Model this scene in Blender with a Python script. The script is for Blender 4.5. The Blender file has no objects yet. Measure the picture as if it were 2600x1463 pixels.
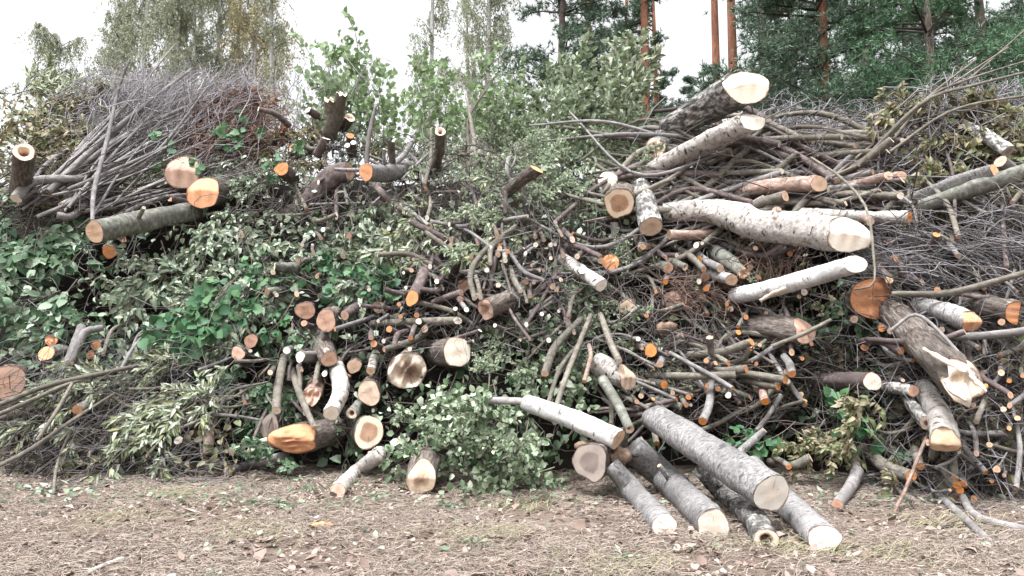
import bpy, math, random
import numpy as np
from mathutils import Matrix, Vector
R = math.radians
rng = np.random.default_rng(7); random.seed(7)
sc = bpy.context.scene; C = sc.collection

# ------------------------------------------------------------------ camera, sky, sun, exposure
CAM_H, F, CX, CY = 1.6, 1900.0, 1300.0, 731.5
PITCH = math.atan((900-CY)/F)
cd = bpy.data.cameras.new('camera'); cam = bpy.data.objects.new('camera', cd); C.objects.link(cam)
cam.location = (0, 0, CAM_H); cam.rotation_euler = (R(90)+PITCH, 0, 0)
cd.sensor_width = 36; cd.lens = F/2600*36; cd.clip_end = 5000; cd.clip_start = 0.05
sc.camera = cam
SUN_EL, SUN_AZ = R(70), R(215)          # azimuth measured from +Y clockwise: behind the camera, a little to the left
w = bpy.data.worlds.new('World'); sc.world = w; w.use_nodes = True
nt = w.node_tree; nt.nodes.clear()
sky = nt.nodes.new('ShaderNodeTexSky'); sky.sky_type = 'NISHITA'; sky.sun_disc = False
sky.sun_elevation = SUN_EL; sky.sun_rotation = SUN_AZ; sky.air_density = 1.0; sky.dust_density = 5.0; sky.ozone_density = 1.0
hs = nt.nodes.new('ShaderNodeHueSaturation'); hs.inputs['Saturation'].default_value = 0.08
bg = nt.nodes.new('ShaderNodeBackground'); bg.inputs['Strength'].default_value = 0.12
wo = nt.nodes.new('ShaderNodeOutputWorld')
nt.links.new(sky.outputs[0], hs.inputs['Color']); nt.links.new(hs.outputs[0], bg.inputs[0]); nt.links.new(bg.outputs[0], wo.inputs[0])
sd = bpy.data.lights.new('sun', 'SUN'); sd.energy = 1.5; sd.angle = R(15); sd.color = (.95, .97, 1)
sun = bpy.data.objects.new('sun', sd); C.objects.link(sun)
sdir = Vector((math.sin(SUN_AZ)*math.cos(SUN_EL), math.cos(SUN_AZ)*math.cos(SUN_EL), math.sin(SUN_EL)))
sun.rotation_euler = sdir.to_track_quat('Z', 'Y').to_euler(); sun.location = sdir*30
vs = sc.view_settings; vs.view_transform = 'Standard'; vs.look = 'None'; vs.gamma = 1; vs.use_curve_mapping = False
vs.exposure = 1.75

# ------------------------------------------------------------------ photograph geometry: rays and the pile's front slope
cp, sp = math.cos(PITCH), math.sin(PITCH)
def ray(px, py):
    a, b = (px-CX)/F, -(py-CY)/F
    return np.array([a, cp-sp*b, sp+cp*b])
def at(px, py, Y):
    d = ray(px, py); return np.array([0, 0, CAM_H])+d*(Y/d[1])
BX = [-12, -7, -4, -1.5, 0, 1, 3, 4.5, 6, 8, 12]
BY = [10.0, 10.1, 10.2, 9.9, 9.0, 9.4, 9.9, 9.2, 8.2, 7.4, 7.0]
SLOPE = 1.6
def base_y(X): return np.interp(X, BX, BY)
def surf_y(px, py):
    lo, hi = 4.0, 40.0
    for _ in range(40):
        m = (lo+hi)/2; p = at(px, py, m)
        if m-base_y(p[0])-max(p[2], 0)/SLOPE > 0: hi = m
        else: lo = m
    return min(lo, 14.2)
def depth(px, py, off, rpx=0):
    if off is None:                      # lying on the ground
        d = ray(px, py); Y = 8.0
        for _ in range(30): Y = (CAM_H-rpx*Y/F*.9)/max(-d[2]/d[1], .02)
        return Y
    if off > 4: return off               # explicit distance
    return surf_y(px, py)-off
NORMAL = np.array([0, -SLOPE, 1.0]); NORMAL /= np.linalg.norm(NORMAL)
UPS = np.array([0, 1.0, SLOPE]); UPS /= np.linalg.norm(UPS)

# ------------------------------------------------------------------ mesh helpers
def np_mesh(name, V, faces, mat=None, smooth=True, uv=None):
    """faces: list of int arrays (n,3) or (n,4)"""
    me = bpy.data.meshes.new(name); V = np.asarray(V, np.float32).reshape(-1, 3)
    faces = [np.asarray(f, np.int32) for f in faces if len(f)]
    loops = np.concatenate([f.ravel() for f in faces]); tot = np.concatenate([np.full(len(f), f.shape[1], np.int32) for f in faces])
    start = np.concatenate([[0], np.cumsum(tot)[:-1]]).astype(np.int32)
    me.vertices.add(len(V)); me.vertices.foreach_set('co', V.ravel())
    me.loops.add(len(loops)); me.loops.foreach_set('vertex_index', loops)
    me.polygons.add(len(tot)); me.polygons.foreach_set('loop_start', start); me.polygons.foreach_set('loop_total', tot)
    if smooth: me.polygons.foreach_set('use_smooth', np.ones(len(tot), bool))
    if uv is not None:
        l = me.uv_layers.new(name='UVMap'); l.data.foreach_set('uv', np.asarray(uv, np.float32)[loops].ravel())
    me.update(calc_edges=True)
    if mat: me.materials.append(mat)
    return me
def ob(name, me, parent=None, M=None):
    o = bpy.data.objects.new(name, me); C.objects.link(o)
    if parent: o.parent = parent
    if M is not None: o.matrix_basis = M
    return o
def tag(o, label, cat, group=None, kind=None):
    if label: o['label'] = label
    if cat: o['category'] = cat
    if group: o['group'] = group
    if kind: o['kind'] = kind
    return o
def unit(v): return v/np.maximum(np.linalg.norm(v, axis=-1, keepdims=True), 1e-9)
def tubes(P, Rr, S=3, off=0):
    """P (N,K,3), Rr (N,K) -> verts, quads"""
    P = np.asarray(P, float); N, K, _ = P.shape
    T = unit(np.gradient(P, axis=1)); mean = unit(P[:, -1]-P[:, 0])
    ref = np.eye(3)[np.argmin(np.abs(mean), axis=1)][:, None, :]
    A = unit(np.cross(T, ref)); B = np.cross(T, A)
    th = np.arange(S)*2*math.pi/S
    V = P[:, :, None, :]+Rr[:, :, None, None]*(np.cos(th)[None, None, :, None]*A[:, :, None, :]+np.sin(th)[None, None, :, None]*B[:, :, None, :])
    idx = np.arange(N*K*S).reshape(N, K, S)
    a = idx[:, :-1]; b = idx[:, 1:]
    Q = np.stack([a, np.roll(a, -1, 2), np.roll(b, -1, 2), b], -1).reshape(-1, 4)
    return V.reshape(-1, 3), Q+off
def leaf_geo(pos, d, n, L, W, fold=.25, curl=.2):
    """seven-point folded leaves -> verts, tris"""
    d = unit(d); s = unit(np.cross(d, n)); n = np.cross(s, d)
    L = L[:, None]; W = W[:, None]; N = len(pos)
    fo = np.asarray(fold).reshape(-1, 1)*W; cu = np.asarray(curl).reshape(-1, 1)*L
    v = [pos, pos+d*L-n*cu, pos+d*L*.48, pos+d*L*.30+s*W*.5+n*fo, pos+d*L*.68+s*W*.42+n*(fo-cu*.4), pos+d*L*.30-s*W*.5+n*fo, pos+d*L*.68-s*W*.42+n*(fo-cu*.4)]
    V = np.stack(v, 1).reshape(-1, 3)
    t = np.array([[0, 3, 2], [3, 4, 2], [4, 1, 2], [1, 6, 2], [6, 5, 2], [5, 0, 2]])
    return V, (np.arange(N)[:, None, None]*7+t[None]).reshape(-1, 3)
def quad_leaf(pos, d, n, L, W):
    d = unit(d); s = unit(np.cross(d, n)); n = np.cross(s, d); L = L[:, None]; W = W[:, None]; N = len(pos)
    V = np.stack([pos, pos+d*L*.45+s*W*.5+n*W*.15, pos+d*L, pos+d*L*.45-s*W*.5+n*W*.15], 1).reshape(-1, 3)
    return V, (np.arange(N)[:, None]*4+np.arange(4)[None])
def join(parts):
    Vs, Fs, o = [], [], 0
    for V, Fc in parts:
        Vs.append(V); Fs.append(Fc+o); o += len(V)
    return np.concatenate(Vs), Fs
def rvec(n): return unit(rng.normal(size=(n, 3)))

# ------------------------------------------------------------------ materials
def new_mat(name, rough=.8):
    m = bpy.data.materials.new(name); m.use_nodes = True
    b = m.node_tree.nodes['Principled BSDF']; b.inputs['Roughness'].default_value = rough
    b.inputs['Specular IOR Level'].default_value = .25
    return m, m.node_tree, b
def N(nt, t, **kw):
    n = nt.nodes.new(t)
    for k, v in kw.items():
        if k in n.inputs: n.inputs[k].default_value = v
        else: setattr(n, k, v)
    return n
def ramp(nt, fac, stops, interp='LINEAR'):
    r = nt.nodes.new('ShaderNodeValToRGB'); e = r.color_ramp; e.interpolation = interp
    while len(e.elements) < len(stops): e.elements.new(.5)
    for el, (p, c) in zip(e.elements, stops):
        el.position = p; el.color = (*c, 1) if len(c) == 3 else c
    nt.links.new(fac, r.inputs[0]); return r.outputs[0]
def math_(nt, op, a, b=None, c=None):
    n = nt.nodes.new('ShaderNodeMath'); n.operation = op
    for i, x in enumerate((a, b, c)):
        if x is None: continue
        if isinstance(x, (int, float)): n.inputs[i].default_value = x
        else: nt.links.new(x, n.inputs[i])
    return n.outputs[0]
def mix(nt, f, a, b, bt='MIX'):
    n = nt.nodes.new('ShaderNodeMix'); n.data_type = 'RGBA'; n.blend_type = bt
    for i, x in ((0, f), (6, a), (7, b)):
        if isinstance(x, (int, float)): n.inputs[i].default_value = x
        elif isinstance(x, tuple): n.inputs[i].default_value = (*x, 1)
        else: nt.links.new(x, n.inputs[i])
    return n.outputs[2]
def coords(nt, scale, rand=True, out='Object'):
    tc = nt.nodes.new('ShaderNodeTexCoord'); src = tc.outputs[out]
    if rand:
        oi = nt.nodes.new('ShaderNodeObjectInfo'); a = nt.nodes.new('ShaderNodeVectorMath'); a.operation = 'ADD'
        cx = nt.nodes.new('ShaderNodeCombineXYZ'); nt.links.new(math_(nt, 'MULTIPLY', oi.outputs['Random'], 37.0), cx.inputs[2])
        nt.links.new(src, a.inputs[0]); nt.links.new(cx.outputs[0], a.inputs[1]); src = a.outputs[0]
    mp = nt.nodes.new('ShaderNodeMapping'); mp.inputs['Scale'].default_value = scale
    nt.links.new(src, mp.inputs[0]); return mp.outputs[0]
def noise(nt, vec, scale, detail=5, rough=.6, dist=0):
    n = N(nt, 'ShaderNodeTexNoise', Scale=scale, Detail=detail, Roughness=rough, Distortion=dist)
    nt.links.new(vec, n.inputs['Vector']); return n.outputs['Fac']
def bump(nt, b, h, strength=.5, dist=.02):
    n = N(nt, 'ShaderNodeBump', Strength=strength, Distance=dist); nt.links.new(h, n.inputs['Height']); nt.links.new(n.outputs[0], b.inputs['Normal'])
def bark(name, dark, mid, light, stretch=(9, 9, 3), bands=None, bandcol=(.04, .035, .03), patch=None, bs=.6, lo=.3, hi=.7, bandk=1):
    m, nt, b = new_mat(name, .85)
    v = coords(nt, stretch); f = noise(nt, v, 1.6, 8, .68, .4)
    col = ramp(nt, f, [(lo, dark), ((lo+hi)/2, mid), (hi, light)])
    big = noise(nt, coords(nt, (2.2, 2.2, 1.1)), 1.0, 3, .6)
    col = mix(nt, ramp(nt, big, [(.40, (0, 0, 0)), (.68, (.7, .7, .7))]), col, tuple(x*.5 for x in mid))
    h = f
    if bands:
        bf = noise(nt, coords(nt, (7, 7, bands*1.5)), 1.0, 5, .62, .2)
        t = ramp(nt, bf, [(.58, (0, 0, 0)), (.66, (bandk, bandk, bandk))])
        col = mix(nt, t, col, bandcol)
        blot = noise(nt, coords(nt, (3.5, 3.5, 3)), 1.0, 6, .7, .6)
        col = mix(nt, ramp(nt, blot, [(.60, (0, 0, 0)), (.70, (1, 1, 1))]), col, tuple(x*2.2 for x in bandcol))
        h = math_(nt, 'SUBTRACT', f, math_(nt, 'MULTIPLY', t, .5))
    if patch:
        pf = noise(nt, coords(nt, (5, 5, 4)), 1.0, 5, .65, .5)
        col = mix(nt, ramp(nt, pf, [(.58, (0, 0, 0)), (.66, (1, 1, 1))]), col, patch)
    oi = nt.nodes.new('ShaderNodeObjectInfo')
    hsv = nt.nodes.new('ShaderNodeHueSaturation')
    nt.links.new(math_(nt, 'MULTIPLY_ADD', oi.outputs['Random'], .5, .75), hsv.inputs['Value']); nt.links.new(col, hsv.inputs['Color'])
    nt.links.new(hsv.outputs[0], b.inputs['Base Color']); bump(nt, b, h, bs, .03)
    return m
BARK = {
 'B': bark('birch_bark', (.17, .145, .125), (.44, .405, .375), (.68, .65, .62), (9, 9, 9), bands=11, bs=.7, patch=(.15, .105, .08)),
 'W': bark('white_birch_bark', (.32, .305, .30), (.50, .485, .48), (.68, .66, .65), (8, 8, 10), bands=16, bandcol=(.09, .08, .075), bs=.5, lo=.25, bandk=.85),
 'D': bark('old_birch_bark', (.03, .028, .026), (.16, .15, .14), (.68, .66, .63), (8, 8, 4), bs=.9, lo=.36, hi=.62),
 'G': bark('grey_bark', (.09, .083, .08), (.25, .238, .235), (.50, .48, .47), (14, 14, 26), bands=12, bandcol=(.06, .055, .055), bs=.6, bandk=.8, lo=.27, hi=.68),
 'R': bark('fissured_bark', (.025, .02, .017), (.14, .115, .10), (.34, .30, .27), (16, 16, 3.5), bs=1.0),
 'P': bark('pine_bark', (.13, .075, .055), (.32, .22, .18), (.56, .47, .42), (8, 8, 5), patch=(.30, .13, .07), bs=.7),
 'M': bark('mossy_bark', (.07, .071, .056), (.17, .17, .145), (.34, .335, .30), (6, 6, 9), bs=.5),
 'V': bark('purple_brown_bark', (.055, .042, .04), (.13, .10, .095), (.25, .21, .20), (9, 9, 6), bs=.4),
 'O': bark('olive_grey_bark', (.085, .075, .06), (.17, .152, .125), (.30, .275, .235), (10, 10, 7), bs=.35),
 'L': bark('pale_grey_bark', (.12, .11, .108), (.22, .205, .20), (.36, .34, .335), (10, 10, 7), bs=.35),
}
BARKNAME = {'B': 'white-barked', 'W': 'smooth white', 'D': 'scaly piebald', 'G': 'grey', 'R': 'rough dark', 'P': 'flaky', 'M': 'mossy', 'V': 'purple-brown', 'O': 'olive-grey', 'L': 'pale grey'}
def cut(name, heart, sap, rim, core=None, mott=.5, hr=(.25, .55), vr=.2):
    m, nt, b = new_mat(name, .75)
    tc = nt.nodes.new('ShaderNodeTexCoord'); uv = tc.outputs['UV']
    oi = nt.nodes.new('ShaderNodeObjectInfo')
    ln = nt.nodes.new('ShaderNodeVectorMath'); ln.operation = 'LENGTH'; nt.links.new(uv, ln.inputs[0])
    rot = nt.nodes.new('ShaderNodeVectorRotate'); rot.rotation_type = 'Z_AXIS'; nt.links.new(uv, rot.inputs['Vector'])
    nt.links.new(math_(nt, 'MULTIPLY', oi.outputs['Random'], 50.0), rot.inputs['Angle'])
    off = nt.nodes.new('ShaderNodeVectorMath'); off.operation = 'ADD'; nt.links.new(rot.outputs[0], off.inputs[0])
    cx = nt.nodes.new('ShaderNodeCombineXYZ'); nt.links.new(math_(nt, 'MULTIPLY', oi.outputs['Random'], 91.0), cx.inputs[2]); nt.links.new(cx.outputs[0], off.inputs[1])
    n1 = noise(nt, off.outputs[0], 1.6, 4, .6)
    r = math_(nt, 'ADD', ln.outputs['Value'], math_(nt, 'MULTIPLY', math_(nt, 'SUBTRACT', n1, .5), .35))
    stops = [(hr[0], heart), (hr[1], sap), (.93, sap), (.985, rim)]
    if core: stops = [(hr[0]*.55, core), (hr[0], heart)]+stops[1:]
    col = ramp(nt, r, stops)
    rings = math_(nt, 'SINE', math_(nt, 'MULTIPLY', r, 62.0))
    col = mix(nt, math_(nt, 'MULTIPLY_ADD', rings, .05, .05), col, tuple(x*.72 for x in heart), 'MIX')
    mp = nt.nodes.new('ShaderNodeMapping'); mp.inputs['Scale'].default_value = (2, 26, 1); nt.links.new(off.outputs[0], mp.inputs[0])
    saw = noise(nt, mp.outputs[0], 1.0, 3, .6)
    n2 = noise(nt, off.outputs[0], 2.6, 6, .7, .5)
    col = mix(nt, ramp(nt, n2, [(.44, (0, 0, 0)), (.68, (mott, mott, mott))]), col, tuple(x*.55 for x in sap))
    col = mix(nt, ramp(nt, saw, [(.5, (0, 0, 0)), (.72, (.45, .45, .45))]), col, tuple(x*.7 for x in sap))
    nz = nt.nodes.new('ShaderNodeVectorMath'); nz.operation = 'NORMALIZE'; nt.links.new(rot.outputs[0], nz.inputs[0])
    ad = nt.nodes.new('ShaderNodeVectorMath'); ad.operation = 'ADD'; nt.links.new(nz.outputs[0], ad.inputs[0]); nt.links.new(cx.outputs[0], ad.inputs[1])
    chk = math_(nt, 'SUBTRACT', noise(nt, ad.outputs[0], 3.2, 1, .4), math_(nt, 'MULTIPLY', math_(nt, 'ABSOLUTE', math_(nt, 'SUBTRACT', ln.outputs['Value'], .35)), .25))
    col = mix(nt, ramp(nt, chk, [(.655, (0, 0, 0)), (.675, (.55, .55, .55))]), col, tuple(x*.4 for x in heart))
    h2 = nt.nodes.new('ShaderNodeHueSaturation'); nt.links.new(math_(nt, 'MULTIPLY_ADD', math_(nt, 'FRACT', math_(nt, 'MULTIPLY', oi.outputs['Random'], 13.7)), vr, 1.08-vr), h2.inputs['Value']); nt.links.new(math_(nt, 'MULTIPLY_ADD', math_(nt, 'FRACT', math_(nt, 'MULTIPLY', oi.outputs['Random'], 5.3)), .32, .82), h2.inputs['Saturation']); nt.links.new(col, h2.inputs['Color'])
    nt.links.new(h2.outputs[0], b.inputs['Base Color']); bump(nt, b, math_(nt, 'ADD', saw, n2), .4, .01)
    return m
CUT = {
 'w': cut('cream_sawn_wood', (.78, .66, .54), (.83, .75, .65), (.28, .17, .11), mott=.15),
 'o': cut('orange_sawn_wood', (.68, .27, .10), (.74, .32, .13), (.30, .10, .05), mott=.6, vr=.22),
 'q': cut('stained_orange_wood', (.40, .15, .055), (.66, .27, .10), (.10, .05, .035), mott=1.0, vr=.1, hr=(.2, .75)),
 't': cut('tan_sawn_wood', (.56, .36, .24), (.68, .48, .34), (.26, .14, .09), mott=.6, vr=.3),
 'p': cut('pink_sawn_wood', (.50, .29, .20), (.60, .38, .28), (.24, .12, .08), mott=.6, vr=.3),
 'h': cut('brown_hearted_wood', (.36, .20, .12), (.72, .56, .42), (.16, .09, .06), hr=(.55, .66), mott=.25),
 'k': cut('hollow_hearted_wood', (.25, .13, .08), (.78, .62, .50), (.22, .13, .09), core=(.06, .035, .025), hr=(.32, .45), mott=.3),
 'r': cut('rotten_wood', (.40, .25, .16), (.70, .55, .43), (.20, .12, .08), core=(.16, .09, .06), hr=(.35, .6), mott=.9),
 'g': cut('weathered_grey_wood', (.28, .225, .20), (.46, .385, .34), (.16, .11, .08), hr=(.5, .6), mott=.3),
}
CUTNAME = {'w': 'cream', 'o': 'orange', 'q': 'stained orange', 't': 'tan', 'p': 'pinkish', 'h': 'brown-hearted', 'k': 'hollow', 'r': 'rotten', 'g': 'weathered'}
def leafmat(name, cols, back=None, trans=.12, rough=.55):
    m, nt, b = new_mat(name, rough); b.inputs['Specular IOR Level'].default_value = .35
    g = nt.nodes.new('ShaderNodeNewGeometry'); oi = nt.nodes.new('ShaderNodeObjectInfo')
    f = math_(nt, 'FRACT', math_(nt, 'ADD', g.outputs['Random Per Island'], math_(nt, 'MULTIPLY', oi.outputs['Random'], 7.31)))
    k = len(cols); col = ramp(nt, f, [((i+.0)/k, c) for i, c in enumerate(cols)], 'LINEAR')
    if back: col = mix(nt, math_(nt, 'MULTIPLY', g.outputs['Backfacing'], .8), col, back)
    nt.links.new(col, b.inputs['Base Color'])
    if trans:
        t = nt.nodes.new('ShaderNodeBsdfTranslucent'); nt.links.new(col, t.inputs[0])
        ms = nt.nodes.new('ShaderNodeMixShader'); ms.inputs[0].default_value = trans
        nt.links.new(b.outputs[0], ms.inputs[1]); nt.links.new(t.outputs[0], ms.inputs[2])
        nt.links.new(ms.outputs[0], nt.nodes['Material Output'].inputs[0])
    return m
LEAF = {
 'broad':  leafmat('dark_green_leaf', [(.032, .074, .034), (.05, .105, .047), (.095, .16, .082), (.26, .34, .24), (.04, .085, .04)], (.36, .42, .32)),
 'wilt':   leafmat('wilted_grey_green_leaf', [(.06, .10, .057), (.14, .195, .12), (.33, .395, .285), (.20, .21, .135), (.055, .095, .052), (.42, .475, .37)], (.44, .47, .39)),
 'round':  leafmat('bright_green_leaf', [(.032, .095, .040), (.05, .13, .055), (.038, .105, .052), (.085, .18, .075)], (.17, .26, .17)),
 'willow': leafmat('willow_leaf', [(.075, .11, .05), (.15, .19, .10), (.34, .37, .27), (.27, .27, .12), (.07, .10, .05), (.40, .43, .34)], (.44, .47, .40)),
 'birch':  leafmat('birch_leaf', [(.06, .105, .048), (.10, .155, .075), (.27, .33, .21), (.44, .49, .37), (.05, .09, .04), (.36, .41, .28), (.07, .12, .055)], (.46, .52, .42)),
 'olive':  leafmat('withered_olive_leaf', [(.16, .15, .08), (.24, .21, .13), (.30, .28, .17), (.18, .13, .08), (.13, .16, .07)], (.36, .33, .24)),
 'dry':    leafmat('dry_brown_leaf', [(.16, .08, .05), (.24, .12, .08), (.30, .19, .13), (.12, .06, .045)], (.32, .2, .14)),
 'shrub':  leafmat('shrub_leaf', [(.16, .26, .11), (.23, .33, .16), (.30, .40, .22), (.38, .45, .29), (.19, .29, .13)], (.36, .43, .32), trans=.4),
 'silver': leafmat('silver_green_leaf', [(.11, .16, .085), (.19, .25, .14), (.32, .38, .25), (.13, .18, .09), (.40, .45, .33)], (.46, .50, .42), trans=.3),
 'bcrown': leafmat('glare_paled_birch_leaf', [(.28, .32, .20), (.36, .40, .27), (.42, .43, .28), (.32, .36, .27)], None, trans=.5),  # leaf colours paled to paint in the veiling glare of the bright sky
 'bgold':  leafmat('autumn_birch_leaf', [(.46, .37, .20), (.52, .40, .20), (.42, .38, .22), (.36, .36, .22)], None, trans=.5),
 'needle': leafmat('bloom_paled_pine_needle', [(.085, .135, .092), (.115, .175, .118), (.15, .215, .146), (.094, .147, .10)], None, trans=.1),  # greens lightened to paint the sky's bloom over the far pines
 'needle2': leafmat('young_pine_needle', [(.07, .15, .08), (.10, .195, .10), (.14, .245, .14), (.07, .14, .076)], None, trans=.1),
}
def plain(name, c1, c2, scale=20, rough=.9, island=False):
    m, nt, b = new_mat(name, rough)
    if island:
        g = nt.nodes.new('ShaderNodeNewGeometry'); f = g.outputs['Random Per Island']
        col = ramp(nt, f, [(0, c1), (1, c2)])
    else: col = ramp(nt, noise(nt, coords(nt, (1, 1, 1)), scale, 6, .7), [(.3, c1), (.7, c2)])
    nt.links.new(col, b.inputs['Base Color']); return m
TWIG = plain('twig_bark', (.022, .017, .015), (.14, .118, .105), island=True)
TWIG_GREY = plain('grey_twig_bark', (.05, .044, .046), (.25, .235, .24), island=True)
TWIG_RED = plain('reddish_twig_bark', (.09, .05, .04), (.25, .17, .135), island=True)
TWIG_PALE = plain('pale_violet_twig_bark', (.13, .118, .13), (.42, .40, .42), island=True)
STEM = plain('leafy_stem_bark', (.09, .08, .06), (.22, .20, .16), 12)
SHADE_HUMUS = plain('shade_darkened_humus', (.008, .006, .005), (.028, .021, .016), 9)  # litter brown taken near-black, painting the shade of the gaps inside the pile

# ------------------------------------------------------------------ ground
def axis(near, far, k): 
    a = np.linspace(-near, near, k); g = near*np.power(far/near, np.linspace(0, 1, 14))[1:]
    return np.concatenate([-g[::-1], a, g])
def gz(X, Y):
    return .025*np.sin(X*1.3+.4)*np.sin(Y*1.1)+.015*np.sin(X*3.1+Y*2.3)+.008*np.sin(X*7.1-Y*5.3)
gx = axis(14, 2500, 121); gy = axis(14, 2500, 121)+6
GX, GY = np.meshgrid(gx, gy); nx, ny = len(gx), len(gy)
damp = np.clip(1-(np.hypot(GX, GY-6)-14)/10, 0, 1)
V = np.stack([GX, GY, gz(GX, GY)*damp], -1).reshape(-1, 3)
i = np.arange(nx*ny).reshape(ny, nx); Q = np.stack([i[:-1, :-1], i[:-1, 1:], i[1:, 1:], i[1:, :-1]], -1).reshape(-1, 4)
gm, gnt, gb = new_mat('littered_soil', .95)
v = coords(gnt, (1, 1, 1), False)
a_ = noise(gnt, v, 34, 8, .75); b_ = noise(gnt, v, 1.1, 5, .65, .4); c_ = noise(gnt, v, 6, 6, .7)
col = ramp(gnt, a_, [(.30, (.072, .052, .042)), (.5, (.16, .121, .10)), (.70, (.255, .205, .172))])
col = mix(gnt, ramp(gnt, c_, [(.4, (0, 0, 0)), (.7, (.6, .6, .6))]), col, (.13, .092, .07))
col = mix(gnt, ramp(gnt, b_, [(.5, (0, 0, 0)), (.75, (.5, .5, .5))]), col, (.29, .235, .19))
gnt.links.new(col, gb.inputs['Base Color']); bump(gnt, gb, math_(gnt, 'ADD', a_, c_), .8, .03)
g = ob('ground', np_mesh('ground', V, [Q], gm)); tag(g, 'trampled brown soil with dry grass and leaf litter', 'ground', kind='structure')

# ------------------------------------------------------------------ core of the pile
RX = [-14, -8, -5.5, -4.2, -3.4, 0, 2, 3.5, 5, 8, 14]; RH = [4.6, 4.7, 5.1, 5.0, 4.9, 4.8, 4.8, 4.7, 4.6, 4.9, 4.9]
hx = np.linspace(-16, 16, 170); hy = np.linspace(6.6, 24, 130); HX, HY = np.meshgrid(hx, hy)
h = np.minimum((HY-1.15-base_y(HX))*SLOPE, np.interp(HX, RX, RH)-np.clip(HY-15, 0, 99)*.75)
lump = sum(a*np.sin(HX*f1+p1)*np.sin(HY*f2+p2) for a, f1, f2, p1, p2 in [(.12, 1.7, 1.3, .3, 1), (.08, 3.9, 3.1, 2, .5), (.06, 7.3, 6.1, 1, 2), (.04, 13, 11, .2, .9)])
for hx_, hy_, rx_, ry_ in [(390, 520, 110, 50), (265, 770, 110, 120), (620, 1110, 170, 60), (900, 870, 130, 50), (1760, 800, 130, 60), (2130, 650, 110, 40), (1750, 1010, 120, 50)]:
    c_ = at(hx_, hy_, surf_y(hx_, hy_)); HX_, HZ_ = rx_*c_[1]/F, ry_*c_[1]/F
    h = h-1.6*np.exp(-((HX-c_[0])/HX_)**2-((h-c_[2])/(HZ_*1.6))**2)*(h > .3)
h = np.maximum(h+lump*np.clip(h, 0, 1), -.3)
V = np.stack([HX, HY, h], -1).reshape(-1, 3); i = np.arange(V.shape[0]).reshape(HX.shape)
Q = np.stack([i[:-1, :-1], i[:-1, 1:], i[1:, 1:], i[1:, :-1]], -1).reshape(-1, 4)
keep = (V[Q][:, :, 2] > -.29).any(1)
mo = ob('brush_mound', np_mesh('brush_mound', V, [Q[keep]], SHADE_HUMUS)); tag(mo, 'pile core behind the branches, its near-black colour painting the shade there', 'brush', kind='stuff')

# ------------------------------------------------------------------ logs and cut branches
def catmull(P, Rr, n):
    P = np.asarray(P, float); k = len(P)
    if k == 2:
        t = np.linspace(0, 1, n)[:, None]; return P[0]*(1-t)+P[1]*t, np.linspace(Rr[0], Rr[1], n)
    E = np.concatenate([[2*P[0]-P[1]], P, [2*P[-1]-P[-2]]]); out = []
    ts = np.linspace(0, k-1, n)
    for t in ts:
        s = min(int(t), k-2); u = t-s; a, b, c, d = E[s:s+4]
        out.append(.5*((2*b)+(-a+c)*u+(2*a-5*b+4*c-d)*u*u+(-a+3*b-3*c+d)*u**3))
    return np.array(out), np.interp(ts, np.arange(k), Rr)
def frame_matrix(o, z):
    z = z/np.linalg.norm(z); up = np.array([0, 0, 1.]) if abs(z[2]) < .95 else np.array([0, 1., 0])
    y = up-z*np.dot(up, z); y /= np.linalg.norm(y); x = np.cross(y, z)
    M = Matrix(((x[0], y[0], z[0], o[0]), (x[1], y[1], z[1], o[1]), (x[2], y[2], z[2], o[2]), (0, 0, 0, 1)))
    return M, np.stack([x, y, z])
LM = [(462, 439, 'by the pair of big orange-pink log ends'), (240, 589, 'by the long mossy grey trunk'), (61, 386, 'by the upright dark stump end'), (117, 898, 'low under the dark green leaves'),
      (230, 1060, 'among the drooping willow leaves'), (740, 1115, 'by the split orange butt'), (841, 1040, 'by the drooping white birch log'), (937, 998, 'by the round tan log end'), (1032, 940, 'by the crumbling hollow log'),
      (1161, 880, 'by the pale six-sided log end'), (800, 800, 'by the paired pink log ends'), (1046, 740, 'by the bent branch with orange end'), (1233, 787, 'by the log with a square hollow'), (1120, 600, 'in the twiggy tangle above the bent branch'),
      (929, 437, 'by the orange-ended log under the dark bough'), (855, 290, 'around the hacked stump on the ridge'), (1118, 380, 'by the upright hollow stub'), (1362, 440, 'by the slanting brown orange-ended log'),
      (1571, 517, 'by the brown-hearted log'), (1527, 700, 'by the short white birch log'), (1790, 690, 'in the row of small cut ends'), (1900, 560, 'by the long crooked white trunk'), (1950, 430, 'in the stacked poles behind the crooked trunk'),
      (2200, 480, 'by the pinkish pine logs'), (2217, 755, 'by the big orange round'), (2434, 940, 'by the splintered trunk'), (2045, 842, 'by the stubby rough log'), (1594, 950, 'by the banded birch stub'), (1760, 920, 'in the fan of grey poles'),
      (1440, 920, 'among the long bare shoots'), (1570, 1100, 'by the leaning white birch trunk'), (2150, 1180, 'under the withered green bough'), (2400, 1130, 'by the red-flecked birch log'), (2500, 1250, 'in the low brush by the bare curved bough'), (2450, 600, 'in the withered tangle below the grey trunks'), (2480, 800, 'by the wedge-cut orange log')]
def where(x, y): return min(LM, key=lambda l: (l[0]-x)**2+(l[1]-y)**2)[2]
used_labels = {}
LOGSEEN = []
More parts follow.
